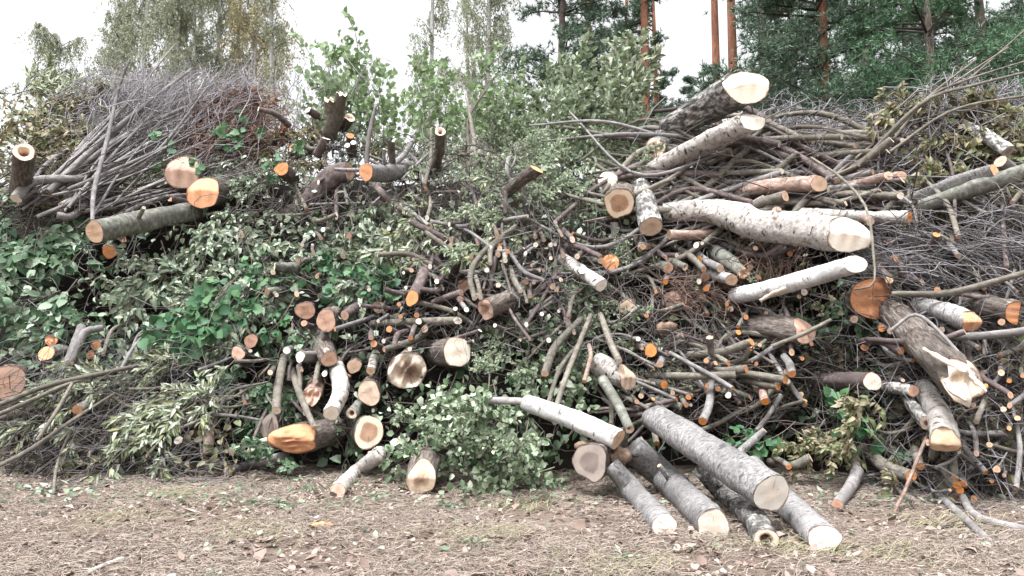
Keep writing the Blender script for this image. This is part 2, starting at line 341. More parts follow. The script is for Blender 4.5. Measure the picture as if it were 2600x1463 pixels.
def make_log(pts, bk, ct, label=None, shape='flat', name=None, cat=None, group=None, squash=(1, 1), stubs=0, nodule=.05, outline=None):
    """pts: (x, y, radius px or 0 = keep world radius, offset); the first is the sawn end"""
    P, Rr = [], []
    for (x, y, r, off) in pts:
        Y = depth(x, y, off, r); p = at(x, y, Y); P.append(p)
        Rr.append(r*np.linalg.norm(p-np.array([0, 0, CAM_H]))/F if r else Rr[-1]*.93)
    P = np.array(P); r0 = Rr[0]
    for k in range(len(P)):
        P[k, 2] = max(P[k, 2], Rr[k]*.85)
    L = np.linalg.norm(np.diff(P, axis=0), axis=1).sum()
    big = pts[0][2] >= 14; mid = pts[0][2] >= 8
    S = 26 if big else 12 if mid else 8
    n = int(np.clip(L/(r0*.55), 4, 34 if big else 14))
    M, B = frame_matrix(P[0], P[-1]-P[0])
    A, rr = catmull(P, Rr, n); A = (A-P[0])@B.T
    if len(pts) == 2 and L > 6*r0:                                   # natural sway
        t = np.linspace(0, 1, n); ph = rng.uniform(0, 6.28, 2); am = L*.012*rng.uniform(.3, 1.5, 2)
        A[:, 0] += am[0]*(np.sin(t*5+ph[0])-np.sin(ph[0])); A[:, 1] += am[1]*(np.sin(t*4+ph[1])-np.sin(ph[1]))
    T = unit(np.gradient(A, axis=0)); X = unit(np.cross(np.array([0, 1., 0])[None], T)); Y = np.cross(T, X)
    if big and squash == (1, 1) and not outline: squash = (rng.uniform(.9, 1.06), rng.uniform(.88, 1.04)); nodule = rng.uniform(.03, .085)
    th = np.arange(S)*2*math.pi/S
    ph = rng.uniform(0, 6.28, 8); z = A[:, 2][:, None]
    rough = {'R': 1.7, 'D': 1.6, 'P': 1.3, 'B': 1.2}.get(bk, 1.0)
    ang = 1+nodule*(np.sin(2*th+ph[0])+.7*np.sin(3*th+ph[1])+.35*np.sin(5*th+ph[2]))
    if outline:
        O = np.array(OUTLINE[outline], float)*np.array([-1, 1]); ang = np.zeros(S)
        for q in range(S):
            u = np.array([math.cos(th[q]), math.sin(th[q])]); best = 9
            for e in range(len(O)):
                a_, b_ = O[e], O[(e+1) % len(O)]; Mx = np.array([[u[0], a_[0]-b_[0]], [u[1], a_[1]-b_[1]]])
                if abs(np.linalg.det(Mx)) < 1e-9: continue
                tt, ss = np.linalg.solve(Mx, a_)
                if tt > 0 and -1e-6 <= ss <= 1+1e-6: best = min(best, tt)
            ang[q] = best
        ang = .5*ang+.25*np.roll(ang, 1)+.25*np.roll(ang, -1)+.015*np.sin(7*th+ph[0])
    rad = ang[None]*(1+rough*(.022*np.sin(z/r0*1.1+2*th[None]+ph[3])+.018*np.sin(z/r0*2.9-3*th[None]+ph[4])))
    if big:
        rad = rad*(1+rough*.024*rng.normal(size=(n, S)))
        for _ in range(int(L/(r0*4))+1):                                # knots and swellings
            kz = rng.uniform(0, L); ka = rng.uniform(0, 6.28); da = np.angle(np.exp(1j*(th-ka)))
            rad = rad*(1+rng.uniform(.04, .16)*np.exp(-((z-kz)/(r0*.5))**2-(da/.45)**2))
    rad[0] = ang; V = A[:, None]+rr[:, None, None]*rad[:, :, None]*(np.cos(th)[None, :, None]*X[:, None]*squash[0]+np.sin(th)[None, :, None]*Y[:, None]*squash[1])
    def zoff(x, y):                                                   # relief of the sawn end, in units of r
        a0 = ph[5]; u = x*math.cos(a0)+y*math.sin(a0); w_ = -x*math.sin(a0)+y*math.cos(a0)
        if shape == 'flat': return .12*u*math.sin(ph[6])+.05*np.sin(6*u+ph[6])*np.cos(5*w_)*.4
        if shape == 'slant': return .55*x+.1*y
        if shape == 'slantup': return .8*y
        if shape == 'step': return np.where(y > .25, 1.1*(y-.25)+.12, .2*(y-.25))+.04*np.sin(9*x+ph[6])
        if shape == 'wedge': return np.where(y > .1, 1.0*(y-.1), -.45*(y-.1))+.03*np.sin(11*x)
        if shape == 'vwedge': return np.where(x < .05, -.9*(x-.05), .5*(x-.05))+.03*np.sin(11*y)
        if shape == 'broken': return -.55*np.abs(np.sin(3.1*x+ph[6]))*np.abs(np.cos(2.3*y+ph[7]))+.5*y+.3*np.sin(8*x+5*y)*.4-.5*np.maximum(0, np.sin(7*x+2))**4
        if shape == 'hollow':
            q = np.hypot(x, y); return np.where(q < .55, .9*(1-(q/.55)**4), 0)+.03*np.sin(7*x+ph[6])
        if shape == 'butt': return np.where(y > .15, .85*(y-.15), -.3*(y-.15))+.05*np.sin(19*y+2*x)+.05*np.sin(8*x+5*y)*np.sin(11*y)
        if shape == 'bevel': return np.where(y > .1, .8*(y-.1), -.15*(y-.1))+.55*x+.03*np.sin(11*x)
        if shape == 'rot':
            q = np.hypot(x+.35, y+.3); return np.where(q < .5, .8*(1-(q/.5)**2), 0)+.16*np.sin(7*x+ph[6])*np.sin(6*y+ph[7])+.10*np.sin(15*x+9*y)
        if shape == 'sq':
            q = np.maximum(np.abs(x-.1), np.abs(y+.05)); return np.where(q < .42, .5, 0)+.05*np.sin(8*y)
        return 0*x
    ca = np.cos(th)*ang; sa = np.sin(th)*ang
    V[0] += T[0]*(zoff(ca, sa)*r0)[:, None]
    if shape in ('step', 'wedge', 'vwedge', 'broken', 'slant', 'slantup', 'rot') and n > 2:     # keep the second ring behind the cut
        mz = (V[0]@T[0]).max(); d = np.maximum(mz+.02*r0-(V[1]@T[0]), 0)
        V[1] += T[0]*np.minimum(d, .9*max((A[2]-A[1])@T[0], 0))[:, None] if n > 3 else 0
    if mid: V[0] += T[0]*(np.abs(rng.normal(0, .05, S))*r0-.03*r0)[:, None]
    idx = np.arange(n*S).reshape(n, S); a = idx[:-1]; b = idx[1:]
    Q = np.stack([a, b, np.roll(b, -1, 1), np.roll(a, -1, 1)], -1).reshape(-1, 4)
    VV = np.concatenate([V.reshape(-1, 3), A[-1:]]); capf = np.stack([idx[-1], np.full(S, n*S), np.roll(idx[-1], -1)], -1)
    kind = name or ('birch_log' if bk in 'BWD' and mid else 'log' if pts[0][2] >= 12 else 'cut_pole' if math.hypot(pts[0][0]-pts[-1][0], pts[0][1]-pts[-1][1]) > 190 else 'cut_limb' if math.hypot(pts[0][0]-pts[-1][0], pts[0][1]-pts[-1][1]) < 70 else 'cut_stick' if pts[0][2] < 5.5 else 'cut_branch')
    root = ob(kind, None, None, M); root.empty_display_size = .1
    bo = ob('bark', np_mesh('bark', VV, [Q, capf], BARK[bk]), root)
    nr = 9 if big else 4 if mid else 2
    fr = np.linspace(0, 1, nr+1)[1:]
    cx = fr[:, None]*ca[None]; cy = fr[:, None]*sa[None]
    zz = zoff(cx, cy)*r0-.0; zz[-1] = zoff(ca, sa)*r0
    G = A[0]+r0*.985*(cx[..., None]*X[0]*squash[0]+cy[..., None]*Y[0]*squash[1])+zz[..., None]*T[0]
    c0 = A[0]+T[0]*float(zoff(np.array(0.), np.array(0.)))*r0
    CV = np.concatenate([[c0], G.reshape(-1, 3)]); ii = 1+np.arange(nr*S).reshape(nr, S)
    tri = np.stack([np.zeros(S, int), np.roll(ii[0], -1), ii[0]], -1)
    q2 = np.stack([ii[:-1], np.roll(ii[:-1], -1, 1), np.roll(ii[1:], -1, 1), ii[1:]], -1).reshape(-1, 4)
    cu = np.concatenate([[[0, 0]], np.stack([cx/ang[None], cy/ang[None]], -1).reshape(-1, 2)])
    ob('sawn_end', np_mesh('sawn_end', CV, [tri, q2], CUT[ct], smooth=(shape in ('flat', 'hollow')), uv=cu), root)
    for s in range(stubs):
        k = rng.integers(max(1, n//5), n-1); an = rng.uniform(.3, 2.8); d = X[k]*math.cos(an)+Y[k]*math.sin(an)
        l = r0*rng.uniform(1.2, 2.0); q = np.stack([A[k]+d*rr[k]*.6, A[k]+d*(rr[k]+l*.5)-T[k]*l*.2, A[k]+d*(rr[k]+l)-T[k]*l*.35])
        sv, sq = tubes(q[None], np.array([[.24, .2, .17]])*r0, 8)
        so = ob('branch_stub', np_mesh('branch_stub', sv, [sq], BARK[bk]), root)
        ob('stub_end', np_mesh('stub_end', np.concatenate([sv[16:], q[-1:]]), [np.stack([np.arange(8), (np.arange(8)+1) % 8, np.full(8, 8)], -1)], CUT['t'], uv=np.concatenate([np.stack([np.cos(np.arange(8)*.785), np.sin(np.arange(8)*.785)], -1), [[0, 0]]])), so)
    x, y, r, _ = pts[0]
    if not label:
        size = 'thick' if r >= 14 else 'wrist-thick' if r >= 8.5 else 'thin'
        noun = 'log' if r >= 12 else 'branch'
        label = f'{size} {BARKNAME[bk]} {noun} with {CUTNAME[ct]} end {where(x, y)}'; auto = True
    noun = 'log' if r >= 12 or 'log' in kind else 'branch'
    tag(root, label, cat or noun); used_labels.setdefault(label, []).append(root)
    if group: root['group'] = group
    LOGSEEN.append((x, y, r)); return root

OUTLINE = dict(half=[(-1, .2), (-.46, 1), (.95, 1), (.85, -.4), (.45, -1.07), (-.77, -.5)], hexa=[(-1, .35), (-.55, .95), (.45, .9), (1.0, .35), (.8, -.75), (.25, -1.0), (-.75, -.85)],
               shield=[(-1.05, .35), (-.3, .95), (.6, .9), (1.0, .45), (.85, -.6), (-.35, -1.0), (-.7, -.55)], butt=[(-1.25, .2), (-.6, .8), (.4, 1), (1, .4), (.95, -.5), (.1, -1), (-.75, -.6)], bun=[(-1, -.1), (-.75, .6), (0, .95), (.8, .7), (1.05, 0), (.75, -.75), (-.1, -.95), (-.8, -.7)])
LOGS = [
 # front logs lying out on the grass
 ([(1960, 1253, 47, 6.85), (1800, 1150, 41, 7.8), (1665, 1062, 34, 8.9)], 'G', 'w', 'largest smooth grey log with cream sawn end, propped over its neighbours', 'flat', 1),
 ([(1812, 1337, 41, None), (1700, 1225, 36, None), (1605, 1135, 33, 8.7)], 'G', 'w', 'thick grey log with saw-lined cream end lying flat on the grass', 'flat', 1),
 ([(1688, 1335, 31, None), (1615, 1255, 28, None), (1550, 1180, 26, 8.3)], 'G', 'w', 'slimmer grey birch log with cream end beside the half-moon butt', 'flat', 0),
 ([(1946, 1372, 27, None), (1905, 1310, 26, None), (1840, 1255, 24, None), (1780, 1190, 22, 8.2)], 'D', 'k', 'crooked scaly grey log with torn orange-brown end between two smooth logs', 'hollow', 0),
 ([(2093, 1368, 34, None), (2010, 1290, 32, None), (1900, 1180, 29, 8.0)], 'G', 'w', 'short grey log with cream end poking out under the largest grey log', 'flat', 0),
 ([(858, 1246, 20, None), (905, 1200, 19, None), (966, 1150, 19, 9.4)], 'B', 't', 'black and white birch pole with tan end lying out on the soil', 'flat', 0),
 ([(577, 1196, 10, None), (640, 1180, 11, None), (720, 1160, 12, 9.9)], 'L', 'k', 'grey pole with dark-centred end lying flat under the split orange butt', 'flat', 0),
 ([(1069, 1219, 38, None), (1082, 1165, 36, 9.2)], 'R', 'r', 'cracked crumbly cream log end resting on the soil under birch leaves', 'step', 0),
 ([(1496, 1177, 47, 8.2), (1560, 1130, 0, 9.2)], 'R', 'g', 'half-moon shaped grey-brown log end with bark seam', 'flat', 0),
 ([(1570, 1116, 27, 8.2), (1450, 1062, 24, 8.6), (1335, 1022, 20, 9.1)], 'W', 't', 'leaning white birch trunk with tan sawn end and shaggy bark', 'flat', 0),
 ([(1341, 1022, 10, 9.05), (1230, 1012, 9, 9.3)], 'L', 'k', 'short pole with ring-shaped end behind the leaning white birch', 'hollow', 0),
 ([(1599, 1091, 12, 8.5), (1570, 1030, 13, 8.9), (1530, 965, 14, 9.4)], 'M', 'k', 'lichen-covered dark pole with ring-shaped hollow end', 'hollow', 0),
 ([(1594, 962, 30, .75), (1520, 925, 31, .35)], 'B', 't', 'banded birch stub with ragged tan end', 'step', 0),
 ([(1161, 893, 39, .6), (1085, 893, 0, -.4)], 'R', 'w', 'pale six-sided cream log end with dark bark', 'flat', 0),
 ([(1032, 940, 50, .6), (1040, 925, 0, -.6)], 'R', 'r', 'large crumbling hollow log end with rotten brown core', 'rot', 0),
 ([(937, 998, 30, .55), (945, 985, 0, -.8)], 'R', 't', 'round smooth tan log end over the drooping leaves', 'flat', 0),
 ([(841, 1050, 20, .9), (866, 990, 21, .6), (852, 925, 19, 0)], 'B', 'w', 'drooping white birch log with cream end and curling bark', 'flat', 0),
 ([(892, 1050, 14, .6), (925, 1022, 14, 0)], 'M', 'k', 'small mossy log with ring-shaped end', 'hollow', 0),
 ([(936, 1098, 40, .5), (905, 1085, 0, -.7)], 'M', 'h', 'wide brown-hearted log end half covered by birch leaves', 'flat', 0),
 ([(740, 1118, 62, .7), (835, 1095, 56, -.3)], 'R', 'q', 'flattened split orange butt with dark bark', 'butt', 0, (1, .62)),
 ([(685, 1085, 27, .15), (715, 1060, 0, -.6)], 'G', 'g', 'upright pale weathered slab end beside the split orange butt', 'flat', 0, (.75, 1.25)),
 ([(836, 912, 20, .5), (822, 885, 27, .1), (815, 850, 26, -.4)], 'R', 'p', 'stub with pink-tan end hanging over the white birch log', 'flat', 0),
 ([(762, 906, 14, .6), (815, 905, 13, .1)], 'L', 'w', None, 'flat', 0),
 ([(728, 890, 9, .6), (740, 885, 0, -.2)], 'G', 'w', None, 'flat', 0),
 ([(702, 1043, 11, .7), (707, 980, 11, .5), (722, 905, 10, 0)], 'O', 'w', 'hanging bare pole with cream end over the weathered slab', 'flat', 0),
 ([(799, 1087, 7, .9), (765, 1010, 9, .6), (742, 940, 9, 0)], 'O', 't', None, 'flat', 0),
 ([(792, 1005, 22, .4), (810, 965, 20, -.3)], 'P', 'p', 'peeled log with pale strips hanging beside the drooping birch', 'broken', 0),
 ([(941, 942, 11, .6), (957, 900, 11, .1)], 'B', 't', None, 'flat', 0),
 ([(899, 930, 18, .3), (905, 915, 0, -.5)], 'R', 't', None, 'flat', 0),
 ([(760, 1000, 6, .5), (757, 930, 7, .2)], 'O', 't', None, 'flat', 0), ([(800, 968, 7, .5), (815, 915, 7, .2)], 'O', 'w', None, 'flat', 0),
 # middle left
 ([(775, 789, 25, .4), (785, 775, 0, -.7)], 'R', 'p', 'pink log end with a short dark crack, left of a pair', 'flat', 0),
 ([(828, 814, 27, .55), (860, 800, 0, -.4)], 'R', 'p', 'pink log end with pale outer ring, right of a pair', 'flat', 0),
 ([(875, 801, 12, .5), (905, 780, 13, .1)], 'V', 'p', None, 'flat', 0), ([(961, 780, 16, .2), (970, 770, 0, -.5)], 'R', 't', None, 'flat', 0),
 ([(1046, 757, 16, .8), (1073, 700, 16, .5), (1080, 640, 14, 0)], 'V', 'o', 'bent purple-brown branch with orange sawn end', 'slantup', 0),
 ([(1233, 787, 30, .7), (1310, 752, 26, .2), (1360, 700, 24, -.4)], 'R', 'p', 'pale log end with a square brown hollow', 'sq', 0),
 ([(1162, 814, 10, .6), (1050, 818, 10, .4), (945, 822, 9, 0)], 'O', 'w', 'long level bare branch with pale end beside the square hollow log', 'slant', 0),
 ([(697, 677, 11, .5), (750, 682, 17, .1)], 'M', 'w', None, 'slant', 0), ([(678, 742, 9, .4), (720, 735, 10, .1)], 'M', 'p', None, 'flat', 0),
 ([(637, 866, 17, .4), (660, 860, 0, -.5)], 'R', 'p', None, 'flat', 0), ([(604, 897, 18, .5), (650, 905, 0, -.3)], 'R', 'p', None, 'flat', 0),
 ([(1178, 725, 16, .1), (1190, 715, 0, -.5)], 'R', 'p', None, 'flat', 0),
 # top middle
 ([(929, 437, 23, 1.4), (985, 440, 22, .8), (1040, 425, 18, .1)], 'G', 'o', 'grey log with round orange end jutting over the dark hollow', 'flat', 1),
 ([(887, 436, 22, .5), (845, 450, 26, .3), (790, 500, 20, .1), (720, 560, 14, -.2)], 'V', 'p', 'big dark forked bough sweeping down into the pile', 'flat', 0),
 ([(715, 429, 16, .9), (745, 455, 15, 0)], 'R', 'o', 'short dark log with bright orange end among pale leaves', 'flat', 0),
 ([(742, 375, 11, .1), (755, 395, 11, -.4)], 'R', 'o', None, 'flat', 0),
 ([(1118, 334, 13, 11.5), (1115, 385, 12, 12.1), (1100, 440, 11, 12.9)], 'R', 'k', 'upright dark stub with ring-shaped hollow top', 'hollow', 0),
 ([(993, 361, 9, 12.0), (997, 425, 8, 12.4)], 'O', 'o', 'thin upright stub with orange top', 'slantup', 0),
 ([(866, 243, 13, 12.9), (855, 285, 18, 13.2), (835, 345, 18, 13.6)], 'O', 'w', 'hacked stump with pale chipped top standing on the ridge', 'broken', 2),
 ([(838, 258, 14, 13.0), (848, 305, 14, 13.4)], 'O', 'w', 'pale-topped fork of the hacked ridge stump', 'broken', 0),
 ([(785, 281, 9, 13.5), (815, 300, 10, 13.8)], 'V', 'w', None, 'broken', 0), ([(887, 301, 13, 13.4), (870, 325, 13, 13.8)], 'R', 'r', None, 'broken', 0),
 ([(828, 352, 10, 13.0), (805, 395, 11, 13.3)], 'V', 'w', None, 'slantup', 0), ([(890, 345, 9, 13.0), (888, 385, 9, 13.4)], 'V', 'o', None, 'flat', 0),
 ([(897, 362, 7, 12.9), (895, 395, 8, 13.2)], 'V', 'w', None, 'flat', 0), ([(882, 369, 7, 12.9), (890, 395, 7, 13.2)], 'V', 'w', None, 'flat', 0),
 ([(734, 381, 6, .3), (745, 398, 7, -.1), (790, 385, 6, -.2)], 'O', 'w', None, 'flat', 0), ([(760, 355, 6, .3), (785, 378, 7, 0), (860, 375, 6, 0)], 'O', 'w', None, 'flat', 0),
 ([(656, 277, 6, 13.0), (700, 290, 7, 13.2), (735, 320, 7, 13.5)], 'V', 'w', None, 'flat', 0),
 # top left
 ([(462, 439, 39, .6), (490, 425, 0, -.6)], 'R', 'p', 'upper of two big stacked round ends, pinkish with a saw ridge', 'step', 0),
 ([(514, 490, 38, .75), (570, 480, 0, -.4)], 'R', 'o', 'lower of two big stacked round ends, orange with a saw ridge', 'step', 0),
 ([(240, 589, 26, 1.5), (360, 562, 25, .9), (500, 535, 21, .2)], 'M', 't', 'long mossy grey trunk with oval tan end', 'flat', 2),
 ([(61, 386, 22, 11.4), (58, 430, 21, 11.8), (52, 490, 22, 12.5)], 'R', 'k', 'upright dark stump end with pale hollow top', 'hollow', 0),
 ([(438, 505, 8, .5), (485, 520, 10, .1)], 'V', 'p', None, 'broken', 0), ([(278, 640, 15, .1), (285, 630, 0, -.5)], 'R', 'o', None, 'flat', 0),
 ([(310, 605, 8, .7), (285, 588, 10, .6)], 'M', 'p', None, 'broken', 0),
 # left
 ([(15, 971, 36, .5), (40, 960, 0, -.7)], 'R', 'p', 'big pinkish round end cut off by the left side of the pile', 'flat', 0),
 ([(117, 898, 17, .5), (160, 890, 16, 0)], 'M', 'o', 'mossy log with oval orange end under the dark green leaves', 'slantup', 0),
 ([(130, 865, 12, .2), (140, 855, 0, -.4)], 'R', 'o', None, 'broken', 0), ([(174, 923, 10, .7), (190, 880, 11, .6), (207, 830, 9, .4)], 'L', 'w', 'forked grey branch with cream sawn foot', 'flat', 0),
 ([(192, 893, 9, .55), (215, 845, 9, .5), (262, 832, 7, .4)], 'L', 'w', 'curved prong of the forked grey branch', 'flat', 0),
 ([(244, 878, 10, .1), (250, 870, 0, -.4)], 'R', 'o', None, 'flat', 0), ([(230, 903, 9, .1), (240, 897, 0, -.4)], 'R', 'o', None, 'flat', 0),
 ([(196, 1042, 12, .7), (250, 1010, 11, .3)], 'O', 'o', None, 'flat', 0), ([(66, 1003, 10, .6), (110, 1000, 10, .2)], 'O', 'w', None, 'flat', 0),
 ([(453, 1118, 10, .5), (490, 1135, 13, .1)], 'O', 'w', None, 'flat', 0), ([(528, 1152, 12, .25), (529, 1110, 12, .3), (532, 1060, 11, .2)], 'P', 'h', 'short red-brown post hanging upright over the soil', 'flat', 0),
 ([(260, 1179, 8, None), (335, 1160, 9, 10.0)], 'V', 'k', None, 'flat', 0), ([(157, 523, 9, .5), (200, 500, 8, .3)], 'L', 'h', None, 'flat', 0),
 ([(145, 548, 8, .5), (190, 545, 8, .3), (245, 480, 7, .2)], 'L', 'p', None, 'slant', 0),
 # centre right
 ([(1571, 517, 40, .75), (1575, 490, 0, -.5)], 'R', 'h', 'angular log end with wide brown heart and pale rim', 'flat', 0),
 ([(1543, 463, 26, .3), (1560, 450, 0, -.4)], 'M', 'w', 'ragged pale log end behind the brown-hearted log', 'step', 0),
 ([(1653, 576, 28, .85), (1638, 520, 28, .5), (1620, 470, 27, 0)], 'D', 't', 'round tan log end with off-centre brown heart', 'flat', 0),
 ([(1699, 596, 13, .7), (1815, 592, 13, .4)], 'P', 't', 'short pinkish flaky log under the crooked white trunk', 'flat', 0),
 ([(2160, 598, 46, 1.6), (2040, 582, 44, 1.3), (1930, 572, 42, 1.05), (1860, 548, 38, .9), (1790, 535, 31, .75), (1685, 540, 27, .5)], 'B', 'w', 'long crooked white trunk with wedge-cut cream end', 'bevel', 0),
 ([(2173, 671, 23, 1.7), (2060, 705, 24, 1.35), (1950, 735, 23, .9), (1865, 752, 21, .4)], 'W', 'w', 'clean silvery white birch log with slanting cream end', 'slant', 0),
 ([(1527, 725, 18, .8), (1475, 690, 17, .5), (1415, 650, 16, .1)], 'B', 'w', 'short white birch log with cream end over the bare shoots', 'flat', 0),
 ([(1591, 779, 21, .4), (1605, 765, 0, -.6)], 'R', 't', 'round tan end below the short white birch', 'flat', 0), ([(1706, 762, 24, .3), (1715, 750, 0, -.7)], 'R', 'p', 'dull reddish round end deep in the hollow', 'flat', 0),
 ([(1550, 667, 22, .3), (1560, 655, 0, -.5)], 'R', 'o', 'vivid orange block end under rough bark', 'step', 0),
 ([(1719, 650, 8, .5), (1650, 645, 9, .1)], 'V', 'w', None, 'flat', 0), ([(1740, 679, 9, .6), (1700, 660, 10, .3)], 'M', 'k', None, 'hollow', 0), ([(1697, 681, 14, .5), (1660, 670, 12, .1)], 'M', 'p', None, 'flat', 0),
 ([(1787, 684, 8, .8), (1750, 650, 9, .5), (1700, 620, 8, .1)], 'O', 't', None, 'flat', 0), ([(1829, 682, 10, .8), (1780, 655, 10, .5), (1740, 600, 9, .2)], 'L', 't', None, 'flat', 0),
 ([(1790, 703, 13, .6), (1765, 690, 12, .2)], 'M', 'p', None, 'flat', 0), ([(1858, 711, 17, .8), (1800, 695, 14, .4)], 'L', 't', 'pale small log with round tan end in front of the mossy butt', 'flat', 0),
 ([(1885, 691, 14, .7), (1840, 655, 20, .5), (1810, 635, 18, .2)], 'M', 'p', 'rotten mossy butt with flaking yellow-green bark', 'broken', 0), ([(1625, 633, 7, .5), (1628, 600, 7, .2)], 'L', 'p', None, 'flat', 0),
 ([(1643, 625, 9, .4), (1660, 615, 0, 0)], 'R', 'p', None, 'flat', 0), ([(1525, 662, 9, .4), (1500, 665, 14, .1)], 'M', 't', None, 'flat', 0),
 ([(1525, 652, 7, .6), (1455, 625, 7, .4), (1370, 640, 6, .2)], 'V', 't', None, 'flat', 0), ([(1560, 565, 10, .3), (1562, 600, 10, .1)], 'L', 'p', None, 'flat', 0),
 ([(1898, 215, 47, 11.3), (1800, 268, 38, 12.3), (1695, 328, 29, 13.0)], 'D', 'w', 'topmost black and white birch trunk with large wedge-cut cream end', 'bevel', 0),
 ([(1912, 304, 31, 11.4), (1780, 370, 29, 12.0), (1615, 452, 25, 12.7)], 'B', 'w', 'second birch trunk below the topmost, white bark with orange scars', 'bevel', 0),
 ([(1665, 375, 27, 12.6), (1690, 345, 27, 13.1)], 'D', 'r', 'broken stub of flaking birch bark under the topmost trunk', 'broken', 0),
 ([(1362, 429, 16, 1.5), (1325, 455, 15, 1.0), (1280, 495, 14, .2)], 'R', 'o', 'slanting brown log with bright orange end among willow leaves', 'slantup', 0),
 ([(1307, 462, 6, .8), (1310, 480, 6, .4)], 'R', 't', None, 'flat', 0), ([(1283, 487, 6, .6), (1284, 545, 6, .4)], 'V', 'w', None, 'flat', 0),
 # right
 ([(2080, 467, 19, .9), (1975, 472, 18, .7), (1870, 485, 16, .4)], 'P', 't', 'pinkish flaky pine log with oval tan end', 'slant', 0),
 ([(2256, 446, 10, .8), (2170, 468, 10, .6), (2080, 485, 10, .4)], 'P', 't', 'slimmer of two pinkish pine poles with tan end', 'slant', 0), ([(2290, 445, 10, .6), (2200, 458, 9, .4), (2130, 462, 9, .2)], 'P', 'p', 'pinkish pine pole with skewed end behind another', 'slant', 0),
 ([(1994, 498, 13, .9), (1905, 525, 12, .5)], 'O', 't', None, 'flat', 0), ([(1972, 537, 12, .8), (1985, 530, 0, 0)], 'R', 't', None, 'flat', 0),
 ([(2264, 355, 9, .9), (2200, 405, 9, .7), (2110, 465, 8, .3)], 'O', 'w', 'bare brown pole pointing up with round cream end', 'flat', 0),
 ([(2310, 552, 15, .9), (2200, 552, 14, .8), (2030, 540, 12, .6)], 'B', 'o', 'pale birch pole with round orange end beside the wedge cut', 'flat', 0), ([(2210, 564, 9, 1.15), (2195, 548, 9, .8)], 'P', 't', None, 'flat', 0),
 ([(2275, 657, 9, .7), (2190, 693, 9, .4)], 'O', 'o', None, 'flat', 0), ([(2378, 596, 8, .9), (2360, 625, 8, .7), (2320, 645, 7, .4)], 'V', 'o', None, 'flat', 0),
 ([(2258, 710, 8, .8), (2230, 670, 9, .4)], 'V', 't', None, 'slantup', 0), ([(2255, 612, 9, .4), (2240, 640, 12, .1)], 'V', 'p', None, 'slant', 0),
 ([(2217, 755, 50, .7), (2190, 770, 0, -.6)], 'R', 'q', 'big orange round end splashed with bark chips', 'vwedge', 0),
 ([(2434, 962, 44, 1.4), (2350, 880, 38, 1.05), (2262, 790, 32, .4)], 'R', 'w', 'splintered thick fissured trunk with torn pale end', 'broken', 0),
 ([(2471, 821, 24, 1.0), (2410, 795, 22, .8), (2330, 775, 19, .3)], 'G', 'o', 'grey-white log with wedge-cut orange end', 'wedge', 0),
 ([(2589, 796, 26, .9), (2520, 780, 24, .7), (2440, 768, 22, .3)], 'R', 'o', 'dark log with big orange end at the pile edge', 'vwedge', 0),
 ([(2045, 842, 34, .8), (1985, 832, 30, .6), (1905, 825, 26, .2)], 'R', 'p', 'stubby rough log with peeled red-brown collar', 'step', 0),
 ([(2215, 969, 24, .8), (2150, 968, 23, .5), (2070, 970, 21, 0)], 'V', 'w', 'dark purple-brown log with pale cream end', 'flat', 0),
 ([(2320, 993, 13, .9), (2275, 985, 13, .7), (2235, 985, 12, .3)], 'D', 'p', 'upper lichen-grey pole with pink end by the splintered trunk', 'flat', 0), ([(2352, 1074, 15, 1.0), (2320, 1035, 14, .8), (2300, 1005, 13, .4)], 'D', 'k', 'lower lichen-grey pole with brown-hearted end', 'flat', 0),
 ([(2400, 1133, 33, 1.2), (2386, 1060, 27, 1.0), (2345, 985, 22, .5)], 'B', 't', 'red-flecked birch log with slanting saw-grooved tan end', 'wedge', 0),
 ([(2288, 891, 9, .9), (2240, 868, 9, .7), (2180, 868, 8, .3)], 'V', 'o', None, 'flat', 0), ([(2196, 882, 9, .4), (2205, 875, 0, 0)], 'R', 'o', None, 'flat', 0), ([(2240, 833, 9, .6), (2235, 825, 0, 0)], 'R', 'o', None, 'flat', 0), ([(2263, 839, 9, .7), (2255, 830, 0, 0)], 'R', 't', None, 'flat', 0), ([(2169, 811, 9, .6), (2160, 805, 0, 0)], 'R', 't', None, 'flat', 0),
 ([(2058, 1162, 11, .8), (2010, 1182, 10, .7), (1955, 1172, 9, .2)], 'O', 't', 'upturned bare branch with cream end under green leaves', 'flat', 0), ([(2003, 1186, 7, .8), (1965, 1160, 7, .5)], 'O', 'o', None, 'flat', 0),
 ([(2173, 1202, 13, .5), (2168, 1165, 13, .4), (2155, 1125, 12, 0)], 'O', 't', None, 'flat', 0), ([(2126, 1282, 12, None), (2160, 1235, 13, 8.6), (2178, 1195, 13, 8.9)], 'L', 'p', 'crooked branch foot resting on the leaf litter', 'flat', 0),
 ([(2314, 1209, 14, .8), (2255, 1188, 15, .6), (2190, 1140, 12, .1)], 'O', 'o', 'thick smooth drooping branch with orange end', 'flat', 0),
 ([(2425, 1263, 13, .6), (2395, 1235, 13, .5), (2365, 1205, 12, .2)], 'O', 'o', 'low branch with round orange end over the grass', 'flat', 0), ([(2337, 1185, 9, .7), (2325, 1140, 9, .5)], 'O', 'o', None, 'flat', 0),
 ([(2423, 1214, 8, .8), (2420, 1170, 9, .7)], 'O', 'o', None, 'flat', 0), ([(2430, 1232, 9, .8), (2395, 1190, 9, .5)], 'O', 'o', None, 'flat', 0), ([(2445, 1228, 8, .7), (2435, 1200, 8, .4)], 'O', 'o', None, 'flat', 0), ([(2438, 1246, 8, .75), (2400, 1215, 8, .5)], 'O', 'o', None, 'flat', 0),
 # fan of grey poles right of the centre
 ([(1652, 890, 17, .6), (1670, 880, 0, -.3)], 'R', 'o', 'oval orange end above the fan of grey poles', 'slant', 0), ([(1675, 925, 9, .7), (1680, 912, 11, .3)], 'L', 'p', None, 'flat', 0), ([(1687, 977, 11, .6), (1650, 970, 11, .3)], 'R', 'o', None, 'flat', 0),
